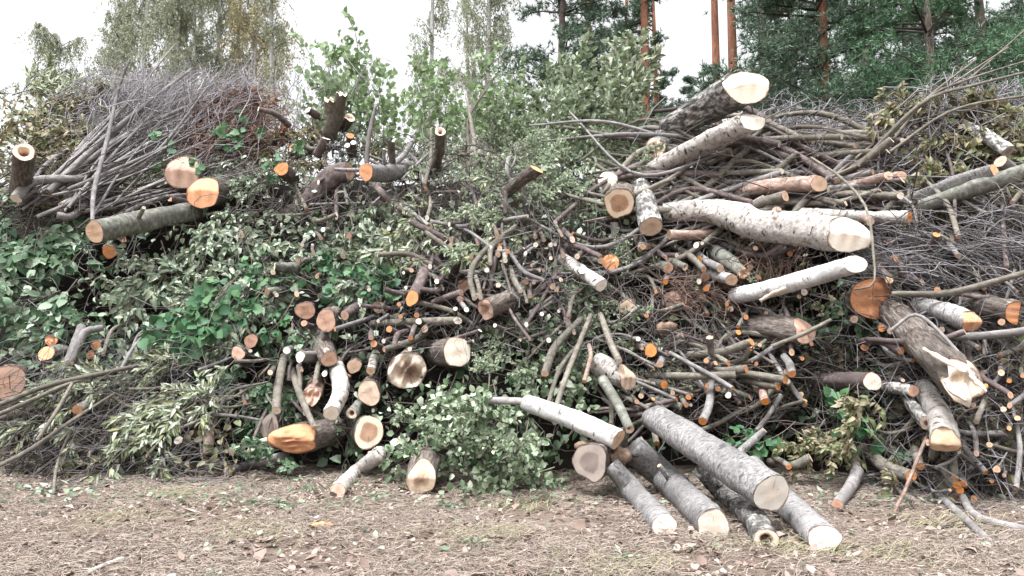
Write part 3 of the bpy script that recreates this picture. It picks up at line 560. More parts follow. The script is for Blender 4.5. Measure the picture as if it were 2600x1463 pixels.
 ([(1729, 1033, 9, .6), (1650, 1005, 8, .3)], 'M', 't', None, 'flat', 0), ([(1708, 998, 6, .6), (1700, 985, 6, .2)], 'O', 't', None, 'flat', 0), ([(1743, 1028, 7, .6), (1722, 1005, 7, .3)], 'O', 'o', None, 'flat', 0),
 ([(1909, 869, 10, .9), (1830, 895, 10, .7), (1740, 903, 9, .3)], 'O', 'o', None, 'flat', 0), ([(1802, 857, 9, .9), (1806, 900, 8, .6)], 'O', 't', None, 'flat', 0), ([(1875, 844, 7, .7), (1835, 875, 6, .3)], 'V', 'o', None, 'flat', 0), ([(1733, 851, 7, .6), (1685, 872, 6, .3)], 'O', 'o', None, 'flat', 0),
 ([(1905, 887, 6, .8), (1880, 915, 7, .6), (1820, 932, 7, .3)], 'O', 'o', None, 'flat', 0), ([(1817, 922, 6, .9), (1795, 938, 7, .6)], 'V', 'o', None, 'flat', 0), ([(1895, 937, 10, .9), (1800, 945, 8, .6)], 'O', 'o', None, 'flat', 0), ([(1868, 952, 9, .95), (1750, 955, 9, .7), (1640, 953, 8, .3)], 'O', 'o', None, 'flat', 0),
 ([(1860, 986, 6, 1.1), (1800, 950, 6, .95), (1700, 895, 5, .7)], 'L', 'o', 'straight thin pole slanting across the fan of grey poles', 'flat', 0), ([(1784, 1070, 11, .8), (1800, 1030, 10, .7), (1808, 960, 9, .5)], 'L', 'o', 'bent grey branch hanging down below the fan of poles', 'flat', 0),
 ([(1994, 965, 10, .9), (1880, 952, 9, .6)], 'O', 'o', None, 'flat', 0), ([(1976, 983, 8, .8), (1890, 965, 8, .5)], 'O', 'o', None, 'flat', 0), ([(2011, 950, 10, 1.0), (2005, 925, 9, .9), (1990, 905, 8, .6)], 'L', 'o', None, 'flat', 0), ([(1943, 1020, 10, .8), (1935, 985, 10, .5)], 'P', 'o', None, 'flat', 0),
 # bare shoots in the centre
 ([(1383, 949, 10, .9), (1410, 880, 10, .75), (1475, 810, 8, .4)], 'O', 't', 'pale bare shoot with tan end bending left over dark leaves', 'flat', 0), ([(1572, 917, 9, .95), (1550, 870, 9, .8), (1525, 800, 8, .4)], 'O', 'w', 'bare shoot hanging onto the banded birch stub', 'flat', 0),
 ([(1412, 1035, 7, .9), (1440, 950, 7, .8), (1500, 800, 6, .5)], 'O', 't', None, 'flat', 0), ([(1391, 1030, 6, .85), (1420, 940, 6, .75), (1470, 870, 5, .5)], 'O', 't', None, 'flat', 0), ([(1483, 969, 6, .8), (1500, 905, 6, .7), (1495, 878, 7, .5)], 'P', 'p', None, 'flat', 0),
 ([(1552, 1078, 6, .7), (1552, 985, 6, .6)], 'O', 't', None, 'flat', 0), ([(1667, 1126, 8, .7), (1660, 1080, 7, .6), (1670, 1040, 7, .2)], 'O', 'o', None, 'flat', 0), ([(1647, 1038, 6, .8), (1600, 1015, 6, .6), (1560, 995, 6, .3)], 'O', 'o', None, 'flat', 0),
 ([(1205, 758, 7, .95), (1194, 700, 8, .85), (1225, 643, 8, .7), (1310, 575, 7, .4)], 'O', 'w', 'long sinuous pale branch curling down to the square-hollow log', 'flat', 0), ([(1221, 757, 6, .9), (1212, 715, 6, .8), (1198, 690, 6, .6)], 'O', 'w', None, 'flat', 0),
 ([(1245, 670, 6, .7), (1248, 630, 8, .6), (1285, 600, 8, .4)], 'O', 'w', None, 'flat', 0),
 ([(1047, 566, 8, .8), (1110, 595, 7, .6), (1170, 625, 7, .3)], 'V', 'w', 'branch with long slanting white cut above the tangle', 'slant', 0), ([(1083, 591, 6, .9), (1130, 625, 7, .7), (1180, 665, 6, .3)], 'O', 'w', None, 'slant', 0), ([(1132, 610, 8, .5), (1165, 635, 8, .1)], 'V', 'w', None, 'flat', 0),
 ([(1103, 649, 7, .6), (1140, 700, 7, .2)], 'V', 'w', None, 'flat', 0), ([(959, 647, 6, .8), (1045, 647, 6, .6), (1120, 690, 6, .3)], 'O', 'w', None, 'flat', 0), ([(978, 735, 7, .7), (1035, 752, 8, .4)], 'V', 'w', None, 'slant', 0), ([(1071, 735, 7, .8), (1110, 740, 7, .6), (1120, 728, 6, .3)], 'V', 'w', None, 'slant', 0),
 ([(1171, 743, 9, .5), (1100, 770, 8, .2)], 'V', 'p', None, 'flat', 0), ([(1169, 760, 8, .5), (1160, 752, 0, 0)], 'V', 'p', None, 'flat', 0), ([(1156, 784, 6, .8), (1157, 800, 5, .6)], 'O', 'w', None, 'flat', 0), ([(1063, 816, 8, .85), (1075, 810, 0, 0)], 'O', 'w', None, 'flat', 0),
 ([(1078, 836, 9, .6), (1085, 828, 0, 0)], 'V', 'p', None, 'flat', 0), ([(988, 836, 8, .7), (1010, 850, 8, .3)], 'V', 'o', None, 'flat', 0), ([(1058, 801, 7, .6), (1062, 785, 6, .2)], 'V', 'o', None, 'flat', 0), ([(1017, 804, 6, .6), (1030, 795, 6, .2)], 'V', 'o', None, 'flat', 0), ([(1013, 773, 6, .6), (1030, 768, 6, .2)], 'V', 'o', None, 'flat', 0),
 ([(1043, 858, 7, .7), (1055, 830, 8, .4)], 'V', 'o', None, 'flat', 0), ([(949, 873, 9, .7), (975, 888, 9, .3)], 'V', 'o', None, 'flat', 0), ([(974, 866, 6, .6), (1010, 860, 6, .2)], 'V', 'w', None, 'flat', 0), ([(975, 888, 7, .85), (1040, 868, 9, .6), (1090, 840, 7, .3)], 'O', 'p', None, 'flat', 0), ([(1001, 875, 6, .8), (1010, 850, 8, .6), (1035, 840, 7, .3)], 'V', 'w', None, 'flat', 0),
 ([(850, 836, 6, .8), (900, 820, 6, .6), (950, 803, 5, .2)], 'L', 'o', None, 'flat', 0), ([(960, 816, 5, .6), (985, 800, 5, .3)], 'L', 'w', None, 'flat', 0), ([(914, 776, 5, .6), (960, 780, 5, .4), (1015, 785, 5, .2)], 'V', 'w', None, 'flat', 0), ([(772, 821, 8, .6), (790, 830, 8, .2)], 'V', 'p', None, 'flat', 0),
 ([(1322, 739, 7, .7), (1305, 710, 8, .5), (1295, 680, 7, .2)], 'O', 'w', None, 'flat', 0), ([(1380, 712, 5, .8), (1330, 690, 6, .6), (1300, 650, 5, .3)], 'L', 'w', None, 'flat', 0), ([(1360, 622, 7, .5), (1372, 612, 0, 0)], 'O', 'w', None, 'flat', 0), ([(1398, 622, 6, .5), (1408, 612, 0, 0)], 'O', 'w', None, 'flat', 0), ([(1409, 621, 5, .5), (1415, 612, 0, 0)], 'O', 'w', None, 'flat', 0),
 ([(1266, 623, 6, .5), (1272, 612, 0, 0)], 'V', 'o', None, 'flat', 0), ([(1239, 616, 6, .5), (1245, 606, 0, 0)], 'V', 'w', None, 'flat', 0), ([(1337, 717, 6, .5), (1343, 707, 0, 0)], 'V', 'o', None, 'flat', 0), ([(1403, 729, 7, .5), (1410, 720, 0, 0)], 'V', 't', None, 'flat', 0), ([(1413, 737, 6, .55), (1420, 727, 0, 0)], 'V', 't', None, 'flat', 0), ([(1340, 549, 5, .6), (1280, 560, 6, .3)], 'L', 'w', None, 'flat', 0),
 ([(1690, 716, 7, .6), (1695, 700, 8, .2)], 'V', 'o', None, 'flat', 0), ([(1793, 733, 8, .7), (1800, 722, 0, .2)], 'P', 'o', None, 'flat', 0), ([(2014, 600, 6, 1.2), (1990, 620, 7, 1.0), (1945, 650, 7, .7)], 'V', 'o', None, 'flat', 0), ([(2018, 616, 9, 1.1), (2005, 622, 0, .5)], 'V', 'o', None, 'flat', 0),
]
for row in LOGS:
    pts, bk, ct, lab, shape, st = row[:6]
    ol = next((v for k, v in {'half-moon shaped': 'half', 'flattened split': 'butt', 'pale six-sided': 'hexa', 'angular log end': 'shield', 'lower of two big': 'bun', 'upper of two big': 'bun', 'square brown hollow': 'shield', 'ragged pale': 'hexa', 'crumbling hollow': 'bun'}.items() if lab and k in lab), None)
    make_log(pts, bk, ct, lab, shape, stubs=st, squash=row[6] if len(row) > 6 else (1, 1), outline=ol)
# trunks and boughs that run out of the frame at the right
def run(pts, bk, label, ct='w', name='bare_branch', cat='branch', group=None): return make_log(pts, bk, ct, label, name=name, cat=cat, group=group)
run([(2335, 528, 18, .6), (2470, 480, 20, .75), (2620, 432, 21, .9)], 'M', 'lower of two long pale grey-green trunks leaning up over the tangle', 'h', 'log', 'log')
run([(2526, 434, 16, .9), (2440, 460, 18, .7), (2290, 525, 17, .3)], 'G', 'o', None, 'log', 'log') if False else make_log([(2526, 434, 16, .95), (2440, 462, 18, .7), (2290, 522, 17, .3)], 'G', 'o', 'upper lichen-grey trunk with orange end above the withered tangle')
make_log([(2540, 410, 13, .8), (2580, 440, 12, .5)], 'L', 'p')
run([(2265, 747, 7, .9), (2400, 745, 8, .9), (2500, 722, 7, .95), (2610, 690, 6, 1.0)], 'O', 'long smooth grey-green pole running right past the big orange round')
run([(2430, 856, 8, 1.0), (2520, 850, 8, 1.0), (2620, 838, 8, 1.0)], 'L', 'level pale grey pole under the wedge-cut orange log')
run([(2450, 842, 7, 1.15), (2380, 864, 7, 1.1), (2300, 868, 7, 1.0), (2200, 862, 6, .7)], 'V', 'dark purple branch crossing over the splintered trunk')
run([(2170, 735, 2.5, 1.5), (2218, 720, 2.2, 1.6), (2217, 640, 3, 1.6), (2200, 530, 3, 1.5), (2140, 455, 3, 1.3), (2060, 400, 2.2, 1.0)], 'O', 'long thin reddish twig dangling across the wedge-cut trunk')
run([(2445, 1262, 8, .7), (2469, 1307, 8, 7.6), (2521, 1349, 8, 7.2), (2630, 1400, 9, 6.8)], 'L', 'bare curved grey bough trailing onto the grass')
run([(2510, 1375, 8, None), (2440, 1310, 8, None), (2380, 1255, 8, 8.4)], 'L', 'straight grey pole lying on the grass by the curved bough')
run([(2385, 1340, 4, None), (2450, 1320, 4, 7.5), (2525, 1297, 3, 7.8)], 'V', 'thin dark stick crossing the straight grey pole')
run([(2270, 1300, 3.5, None), (2300, 1240, 4, 8.0), (2340, 1140, 4, .9), (2370, 1070, 3, .8)], 'P', 'reddish stick propped upright against the brush')
run([(2300, 330, 6, 11.2), (2320, 390, 7, 11.0), (2345, 450, 8, 10.7), (2375, 475, 7, 10.6)], 'P', 'crooked pinkish dead branch standing out of the withered tangle')
run([(2560, 385, 14, .5), (2500, 345, 13, .4), (2450, 320, 10, .2)], 'D', 'lichen-spotted short trunk on the withered tangle', 'g', 'log', 'log')
run([(2260, 840, 4, 1.2), (2330, 800, 4, 1.3), (2420, 880, 4, 1.4), (2480, 960, 4, 1.4)], 'L', 'thin arching twig in front of the splintered trunk')
run([(1960, 880, 5, 1.3), (2040, 848, 5, 1.3), (2110, 812, 4, 1.2)], 'O', 'thin straight stick crossing the stubby rough log')
for k, pts in enumerate([[(2120, 440, 3.4, 11.0), (2250, 365, 3.4, 11.1), (2450, 210, 2.4, 11.3), (2620, 60, 1.5, 11.5)], [(2120, 445, 3.4, 10.9), (2300, 300, 2.9, 11.0), (2400, 225, 2.4, 11.0), (2560, 120, 1.5, 11.1)], [(2110, 450, 3.9, 10.8), (2240, 385, 4.4, 10.8), (2345, 258, 2.9, 10.8), (2480, 150, 2.0, 10.7)],
                          [(2200, 410, 4.4, 10.7), (2350, 255, 3.4, 10.7), (2450, 205, 2.9, 10.7), (2620, 150, 1.5, 10.6)], [(2180, 420, 4.4, 10.7), (2340, 262, 3.9, 10.6), (2480, 215, 3.4, 10.5), (2620, 180, 2.4, 10.4)], [(2260, 385, 3.4, 10.6), (2420, 280, 2.9, 10.5), (2620, 240, 2.0, 10.3)]]):
    run(pts, 'O', 'long bare grey bough of a fan sweeping up in front of the green pines', group='fan of bare boughs before the pines')
# grey poles of the leaning bundle, upper left
for k in range(44):
    t = rng.uniform(0, 1); x0 = 40+rng.uniform(0, 250); y0 = 560-rng.uniform(0, 1)*110+(x0-150)*.0
    a = R(rng.normal(33, 9)); b2 = rng.normal(.04, .12); l = rng.uniform(300, 520); x1 = x0+l*math.cos(a); y1 = y0-l*math.sin(a)
    r = rng.uniform(2.2, 5.2) if k % 5 else rng.uniform(5, 8); o0 = rng.uniform(.25, .6)
    make_log([(x0, y0, r, o0), (x0+l*.45*math.cos(a+b2), y0-l*.45*math.sin(a+b2), r*.8, o0-.05), (x1, y1, r*.35, o0-.25)], 'L', random.choice('whp'), 'pale grey pole in the bundle leaning behind the mossy trunk', name='bare_branch', cat='branch', group='bundle of leaning grey poles')
run([(235, 560, 4.5, 1.0), (240, 480, 6, .9), (275, 345, 5, .8), (300, 230, 3.5, .8), (330, 150, 2, .9)], 'L', 'tall pale sapling stem standing through the grey bundle')
run([(40, 505, 12, .8), (75, 465, 10, .8), (130, 455, 9, .7), (210, 455, 8, .5)], 'L', 'thick arched grey bough at the foot of the dark stump end')
run([(930, 412, 6, 12.4), (938, 340, 6, 12.5), (955, 265, 4, 12.6)], 'L', 'slender pale stem rising from the orange-ended log')
run([(990, 425, 9, 12.3), (1025, 395, 7, 12.5), (1050, 355, 6, 12.6)], 'G', 'pale upturned branch arm beside the orange-ended log')
run([(850, 430, 5, .9), (880, 432, 5, .9), (920, 432, 5, .8)], 'G', 'pale knobbly twig touching the orange-ended log')
run([(1065, 560, 7, .4), (1010, 525, 8, .4), (960, 480, 9, .3), (935, 455, 8, .2)], 'V', 'dark bough slanting down below the orange-ended log')
for pts_, lab_ in [([(352, 928, 4, .7), (250, 950, 5, .8), (120, 980, 5, .8), (-20, 1036, 5, .7)], 'long arching bare stem over the drooping willow leaves'), ([(290, 945, 3, .7), (183, 972, 4, .8), (90, 1012, 5, .8), (-20, 1060, 5, .7)], 'second bare stem under the long arching stem'),
 ([(95, 1118, 4, .8), (140, 1050, 4, .9), (185, 970, 3, .8)], 'upright thin stem propped across the bare stems'), ([(-20, 1192, 5, .6), (80, 1140, 5, .7), (180, 1070, 4, .7), (290, 1000, 3, .6)], 'low slanting bare stem rising out of the weeds'), ([(457, 1088, 4, .6), (510, 1065, 4, .6), (565, 1032, 4, .4)], 'short straight stem with pale tip under the willow leaves'),
 ([(112, 998, 10, .5), (50, 1015, 10, .5), (-25, 1042, 10, .4)], 'upper of two thick grey poles running out at the left'), ([(90, 1035, 10, .5), (40, 1052, 10, .5), (-25, 1072, 10, .4)], 'lower of two thick grey poles running out at the left'), ([(135, 1265, 3, None), (145, 1180, 3, 9.6), (180, 1090, 3, .6)], 'thin dry weed stalk standing at the foot of the pile')]:
    run(pts_, 'O', lab_)
# random cut branches filling the zones of the pile
ZONES = [  # x0 y0 x1 y1 n  r-range  len-range  angle spread  end-off  tail-off  barks cuts
 (1690, 335, 2300, 545, 110, (5, 10), (200, 420), 186, 11, (.25, .7), (0, .3), 'OOVLO', 'wwt'),
 (1040, 560, 1480, 880, 62, (3.5, 8), (60, 200), 90, 75, (.3, .7), (-.5, .1), 'VVOL', 'wwwo'),
 (1620, 840, 2060, 1060, 46, (4, 9), (90, 260), 175, 35, (.3, .7), (-.2, .2), 'OOVL', 'optt'),
 (20, 900, 600, 1170, 34, (3, 6.5), (70, 190), 20, 25, (.3, .6), (-.1, .3), 'OOL', 'wt'),
 (2300, 500, 2600, 1330, 68, (3.5, 8), (70, 240), 120, 80, (.4, .9), (0, .4), 'OLV', 'optp'),
 (640, 380, 1330, 560, 34, (3.5, 7), (60, 180), 20, 70, (.2, .5), (-.4, .1), 'VOL', 'wwo'),
 (590, 880, 1010, 1150, 30, (3.5, 7), (50, 150), 70, 60, (.1, .4), (-.5, 0), 'VO', 'wo'),
 (1600, 600, 1960, 830, 26, (4, 8), (60, 160), 150, 50, (.3, .6), (-.3, .1), 'VOM', 'too'),
 (880, 570, 1480, 900, 46, (5, 9), (15, 60), 80, 60, (.45, .85), (-.9, -.4), 'VOR', 'wtpt'), (1600, 600, 2080, 1060, 46, (5, 10), (15, 60), 110, 60, (.45, .85), (-.9, -.4), 'VOR', 'otpw'), (2260, 560, 2600, 1280, 30, (5, 9), (15, 60), 110, 60, (.5, .9), (-.9, -.4), 'VOR', 'otp'),
 (600, 560, 900, 1000, 18, (5, 9), (15, 60), 80, 60, (.45, .8), (-.9, -.4), 'VOR', 'wtp'),
]
for (x0, y0, x1, y1, n, rr_, lr, am, asp, eo, to, bks, cts) in ZONES:
    for k in range(n):
        x = rng.uniform(x0, x1); y = rng.uniform(y0, y1); r = rng.uniform(*rr_)*.84; l = rng.uniform(*lr)
        if any((x-a)**2+(y-b)**2 < (c*1.05)**2 for a, b, c in LOGSEEN if c > 12): continue
        a = R(rng.normal(am, asp)); dx, dy = l*math.cos(a), -l*math.sin(a); bend = rng.normal(0, .15)*l
        e = rng.uniform(*eo); t = rng.uniform(*to)
        make_log([(x, y, r, e), (x+dx*.5-dy/l*bend, y+dy*.5+dx/l*bend, r*.95, (e+t)/2+.1), (x+dx, y+dy, r*.5, t)], random.choice(bks), random.choice(cts), shape=random.choice(['flat', 'flat', 'slant', 'slantup']))
for lab, os_ in used_labels.items():
    if len(os_) > 1:
        for o in os_:
            if 'group' not in o: o['group'] = 'cut branches '+lab.split(' end ', 1)[-1] if ' end ' in lab else lab

# splinters, bark slabs
def slab(name, label, p0, p1, wpx, thick, mat, cat='wood'):
    A, B_ = at(p0[0], p0[1], depth(*p0)), at(p1[0], p1[1], depth(*p1)); d = B_-A; L = np.linalg.norm(d); d /= L
    s = unit(np.cross(d, np.array([0, 1., .3]))); n = np.cross(s, d); wd = wpx*A[1]/F; K = 9
    t = np.linspace(0, 1, K); wv = wd*(.35+.65*np.sin(t*math.pi*.9+.25))*(1+.25*rng.normal(size=K)); V = []
    for k in range(K):
        c = A+d*L*t[k]+n*.02*math.sin(5*t[k])
        V += [c+s*wv[k]+n*thick*rng.uniform(.2, 1), c-s*wv[k]*rng.uniform(.7, 1)+n*thick*rng.uniform(.2, .8), c-s*wv[k]*.8-n*thick, c+s*wv[k]*.8-n*thick]
    i = np.arange(K*4).reshape(K, 4); Q = np.stack([i[:-1], np.roll(i[:-1], -1, 1), np.roll(i[1:], -1, 1), i[1:]], -1).reshape(-1, 4)
    Q = np.concatenate([Q, [i[0][::-1], i[-1]]]); V = np.array(V)
    o = ob(name, np_mesh(name, V-A, [Q], mat, False), None, Matrix.Translation(Vector(A))); return tag(o, label, cat)
SPL = plain('splintered_wood', (.50, .37, .27), (.76, .65, .55), 14); SPLO = plain('orange_splintered_wood', (.45, .20, .08), (.66, .36, .18), 14); BRK = plain('loose_bark', (.09, .06, .045), (.30, .21, .15), 16)
slab('wood_splinter', 'long orange-cream splinter torn from the split orange butt', (618, 1158, .5), (700, 1108, .6), 12, .02, SPL)
slab('wood_splinter', 'white torn strip along the splintered trunk', (2345, 885, 1.55), (2455, 948, 1.75), 8, .012, SPL)
slab('wood_splinter', 'jagged torn prong at the tip of the splintered trunk', (2455, 930, 1.5), (2500, 1000, 1.6), 8, .02, SPL)
slab('wood_splinter', 'pale pointed flap hanging under the splintered trunk', (2400, 965, 1.7), (2452, 1022, 1.7), 12, .02, SPL)
slab('bark_piece', 'crumpled brown bark clump under the leaning white birch end', (1550, 1165, 8.35), (1598, 1150, 8.35), 24, .08, BRK, 'bark')
slab('bark_piece', 'flaky loose bark on top of the half-moon butt', (1462, 1135, 8.3), (1540, 1125, 8.6), 10, .04, BRK, 'bark')
slab('wood_splinter', 'dry split chunk below the cracked cream log end', (1050, 1285, None), (1090, 1255, None), 9, .03, SPL)
slab('wood_chip', 'flat orange-tan wood chip lying on the open soil', (790, 1338, None), (850, 1332, None), 9, .02, SPLO)
slab('wood_chip', 'orange splintered chip lying by a reddish twig', (42, 1428, None), (110, 1402, None), 10, .015, SPLO)
slab('wood_chip', 'oval pale wood chip in the dry grass', (1320, 1386, None), (1352, 1380, None), 7, .012, SPL)
slab('wood_splinter', 'white strip peeling below the silvery white birch log', (1930, 765, 1.1), (1995, 730, 1.2), 7, .01, SPL)
slab('bark_piece', 'curled rotten bark shell in the hollow', (1670, 838, .6), (1712, 828, .6), 18, .05, BRK, 'bark')

# ------------------------------------------------------------------ leafy boughs
def bough_geo(kind, seed, L=1.2, ntw=13, nl=11, ll=.1, lw=.6, spread=.8, fold=.25, curl=.25, droop=.3, stem_r=.011, hang=.6):
    global rng; keep = rng; rng = np.random.default_rng(seed)
    K = 8; t = np.linspace(0, 1, K); st = np.stack([t*L, .1*L*np.sin(t*3+rng.uniform(0, 6))*t, .07*L*np.sin(t*4+rng.uniform(0, 6))*t-droop*.2*t*t*L], -1)
    parts = [tubes(st[None], np.linspace(stem_r, stem_r*.35, K)[None], 5)]
    tw0, tw = [], []
    for k in range(ntw):
        s = rng.uniform(.12, 1); b = np.array([np.interp(s, t, st[:, j]) for j in range(3)])
        side = rng.uniform(0, 2*math.pi); d = unit(np.array([rng.uniform(.35, 1), math.cos(side)*spread, abs(math.sin(side))*.55*spread-.1])); l = L*rng.uniform(.18, .42)*(1.15-.5*s)
        u = np.linspace(0, 1, 5)[:, None]; c = b+d*l*u+np.array([0, 0, -droop*.35])*l*u*u+rng.normal(0, .02, 3)*u*(1-u)*4; tw.append(c)
    tw = np.array(tw); parts.append(tubes(tw, np.tile(np.linspace(stem_r*.4, stem_r*.15, 5), (ntw, 1)), 3))
    n = ntw*nl; ti = np.repeat(np.arange(ntw), nl); s = rng.uniform(.12, 1, n)*4; k = np.minimum(s.astype(int), 3); f = (s-k)[:, None]
    pos = tw[ti, k]*(1-f)+tw[ti, k+1]*f; dr = unit(tw[ti, -1]-tw[ti, 0])
    d = unit(dr*hang+rvec(n)*.62+np.array([0, 0, -droop*.5])); nor = unit(np.array([0, 0, 1.])+rvec(n)*.7)
    Ls = ll*rng.uniform(.6, 1.2, n); Ws = Ls*lw*rng.uniform(.8, 1.15, n)
    fo = fold*rng.uniform(.2, 1.6, n); cu = curl*rng.uniform(-.2, 1.6, n)
    rng = keep
    V, Fs = join(parts)
    return np_mesh('stem', V, Fs, STEM), (pos, d, nor, Ls, Ws, fo, cu)
KIND = dict(
 broad=dict(ll=.19, lw=.66, nl=8, ntw=13, droop=.6, fold=.12, hang=1.0), wilt=dict(ll=.14, lw=.5, nl=13, ntw=14, hang=1.0, droop=.7, fold=.4, curl=.5), round=dict(ll=.20, lw=.95, nl=4, ntw=8, droop=.35, fold=.08, curl=.12),
 willow=dict(hang=.9, ll=.14, lw=.24, nl=15, ntw=14, droop=.4, fold=.2), birch=dict(ll=.10, lw=.8, nl=9, ntw=15, droop=.5, fold=.12), olive=dict(ll=.12, lw=.5, nl=11, ntw=14, droop=.5, fold=.45, curl=.6),
 dry=dict(ll=.10, lw=.45, nl=16, ntw=16, droop=.4, fold=.5, curl=.6), shrub=dict(L=2.4, ll=.15, lw=.78, nl=6, ntw=22, spread=.75, droop=.1, stem_r=.014), silver=dict(L=1.6, ll=.10, lw=.5, nl=16, ntw=22, spread=.7, droop=.12), )
VAR = {k: [bough_geo(k, 100*i+hash_, **KIND[k]) for i in range(4)] for hash_, k in enumerate(KIND)}
LEAFMESH, STEMMESH, ONE = {}, {}, {}
for k in KIND:
    for i, (sm, lf) in enumerate(VAR[k]):
        V, T_ = leaf_geo(*lf[:5], lf[5], lf[6]); LEAFMESH[k, i] = np_mesh('foliage', V, [T_], LEAF[k], True)
    V, T_ = leaf_geo(np.zeros((1, 3)), np.array([[0, 1., 0]]), np.array([[0, 0, 1.]]), np.ones(1), np.full(1, KIND[k].get('lw', .6)), [.12], [.15]); ONE[k] = np_mesh('leaf', V, [T_], LEAF[k], True)
def mat_from(o, x, z, s):
    x = unit(x); z = unit(z-x*np.dot(x, z)); y = np.cross(z, x)
    return Matrix(((x[0]*s, y[0]*s, z[0]*s, o[0]), (x[1]*s, y[1]*s, z[1]*s, o[1]), (x[2]*s, y[2]*s, z[2]*s, o[2]), (0, 0, 0, 1)))
def bough(kind, o, x, z, s, label, group, single=False, name='leafy_bough', cat='bough'):
    i = int(rng.integers(4)); sm, lf = VAR[kind][i]
    root = ob(name, None, None, mat_from(o, x, z, s)); root.empty_display_size = .1; tag(root, label, cat, group)
    ob('stem', sm, root)
    if single:
        pos, d, n, L, W, _, _ = lf
        for q in range(len(pos)):
            y = unit(d[q]); xx = unit(np.cross(y, n[q])); zz = np.cross(xx, y); l = L[q]; ww = W[q]/KIND[kind]['lw']
            ob('leaf', ONE[kind], root, Matrix(((xx[0]*ww, y[0]*l, zz[0]*l, pos[q][0]), (xx[1]*ww, y[1]*l, zz[1]*l, pos[q][1]), (xx[2]*ww, y[2]*l, zz[2]*l, pos[q][2]), (0, 0, 0, 1))))
    else:
        o2 = ob('foliage', LEAFMESH[kind, i], root); o2['kind'] = 'stuff'
    return root
def on_slope(x, y, off): return at(x, y, surf_y(x, y)-off)
BZ = [  # x0 y0 x1 y1 n kind scale angle spread off single label
 (-20, 535, 210, 830, 30, 'broad', 1.0, 250, 45, .15, True, 'dark green broad-leaved bough drooping below the leaning grey bundle'),
 (150, 700, 330, 900, 7, 'broad', .9, 230, 50, -.05, False, 'shaded dark green bough deep beside the wilted boughs'),
 (200, 660, 640, 860, 30, 'wilt', 1.0, 215, 40, .2, False, 'wilted grey-green bough with curled leaves under the mossy trunk'),
 (440, 520, 640, 690, 13, 'wilt', .8, 260, 50, .3, False, 'wilted bough hanging over the end of the mossy trunk'),
 (400, 740, 640, 960, 11, 'round', .95, 260, 50, .55, True, 'bough of bright green round leaves over the wilted boughs'),
 (420, 260, 700, 430, 9, 'round', .7, 90, 60, .5, True, 'sprig of fresh round leaves above the big stacked log ends'),
 (620, 640, 1010, 800, 17, 'round', .75, 240, 60, .35, True, 'green-leaved maple bough between the pink ends and the hollow'),
 (640, 540, 1060, 720, 30, 'wilt', 1.0, 250, 50, .2, False, 'pale wilted bough below the dark forked bough'),
 (560, 420, 700, 560, 8, 'wilt', .7, 200, 70, .2, False, 'small pale sprig right of the big stacked log ends'),
 (1000, 430, 1270, 640, 20, 'willow', 1.0, 265, 40, .35, False, 'yellow-green narrow-leaved bough right of the orange-ended log'),
 (1040, 990, 1300, 1215, 32, 'birch', .8, 265, 45, .35, True, ''),
 (1290, 1130, 1410, 1230, 10, 'birch', .75, 265, 40, .45, True, 'birch bough with small pale and green leaves trailing to the soil'),
 (1340, 780, 1560, 1010, 15, 'birch', .9, 250, 60, .05, False, 'dark shaded birch bough behind the bare shoots'),
 (1280, 600, 1560, 900, 16, 'silver', .6, 250, 80, .1, False, 'sparse sprig around the short white birch log'),
 (1240, 820, 1420, 950, 7, 'silver', .5, 200, 60, .1, False, 'faded sprig right of the six-sided log end'),
 (1260, 380, 1620, 620, 48, 'silver', .65, 120, 90, .1, False, 'silver-green willow bough matted above the brown-hearted log'),
 (150, 930, 560, 1110, 30, 'willow', 1.0, 225, 30, .5, False, 'drooping willow bough with long pale and yellowing leaves'),
 (-20, 1020, 300, 1180, 10, 'olive', .8, 215, 40, .2, False, 'dead weedy bough at the low left foot of the pile'),
 (540, 900, 720, 1080, 12, 'broad', .7, 240, 50, .05, False, 'dark leafy bough in the shade beside the hanging pole'),
 (640, 830, 1000, 1120, 14, 'broad', .55, 250, 70, .0, False, 'small dark sprig in the shade among the round log ends'),
 (1890, 1010, 2210, 1180, 7, 'round', .6, 220, 70, .6, True, 'wilting green bough with dangling leaves above the low branches'),
 (2020, 990, 2230, 1130, 8, 'olive', .8, 250, 60, .65, False, 'dried grey-brown leaf cluster on the wilting green bough'),
 (2290, 270, 2620, 520, 48, 'olive', 1.0, 160, 80, .1, False, 'withered olive bough matted behind the long grey trunks'),
 (2330, 520, 2620, 760, 24, 'olive', .8, 200, 80, .15, False, 'dried brown bough in the tangle below the long grey trunks'),
 (2280, 980, 2620, 1300, 12, 'olive', .7, 200, 80, .1, False, 'dead weedy bough in the low brush by the curved bough'),
 (2020, 760, 2260, 960, 10, 'broad', .5, 220, 70, .2, False, 'small dark sprig between the stubby log and the big orange round'),
 (-20, 260, 260, 500, 40, 'olive', 1.0, 100, 70, .0, False, 'mixed autumn bough heaped behind the dark stump end'),
 (-20, 225, 250, 330, 14, 'willow', 1.0, 90, 50, -.1, False, 'yellowing bough on the far left crest of the pile'),
 (500, 270, 690, 390, 22, 'dry', 1.0, 40, 30, .1, False, 'dead red-brown bough above the big stacked log ends'),
 (640, 330, 960, 430, 14, 'olive', .7, 60, 60, .0, False, 'faded olive sprig around the foot of the hacked stump'),
 (960, 400, 1300, 470, 12, 'silver', .55, 70, 60, -.1, False, 'grey-green sprig beside the upright hollow stub'),
 (1640, 690, 2000, 830, 10, 'silver', .55, 200, 80, .1, False, 'mossy sprig in the hollow under the row of small cut ends'),
 (1590, 880, 1720, 1000, 6, 'willow', .6, 250, 60, .3, False, 'green grassy sprig beside the banded birch stub'),
 (620, 1130, 760, 1200, 5, 'broad', .45, 200, 60, .3, False, 'small leafy sprig under the split orange butt'),
]
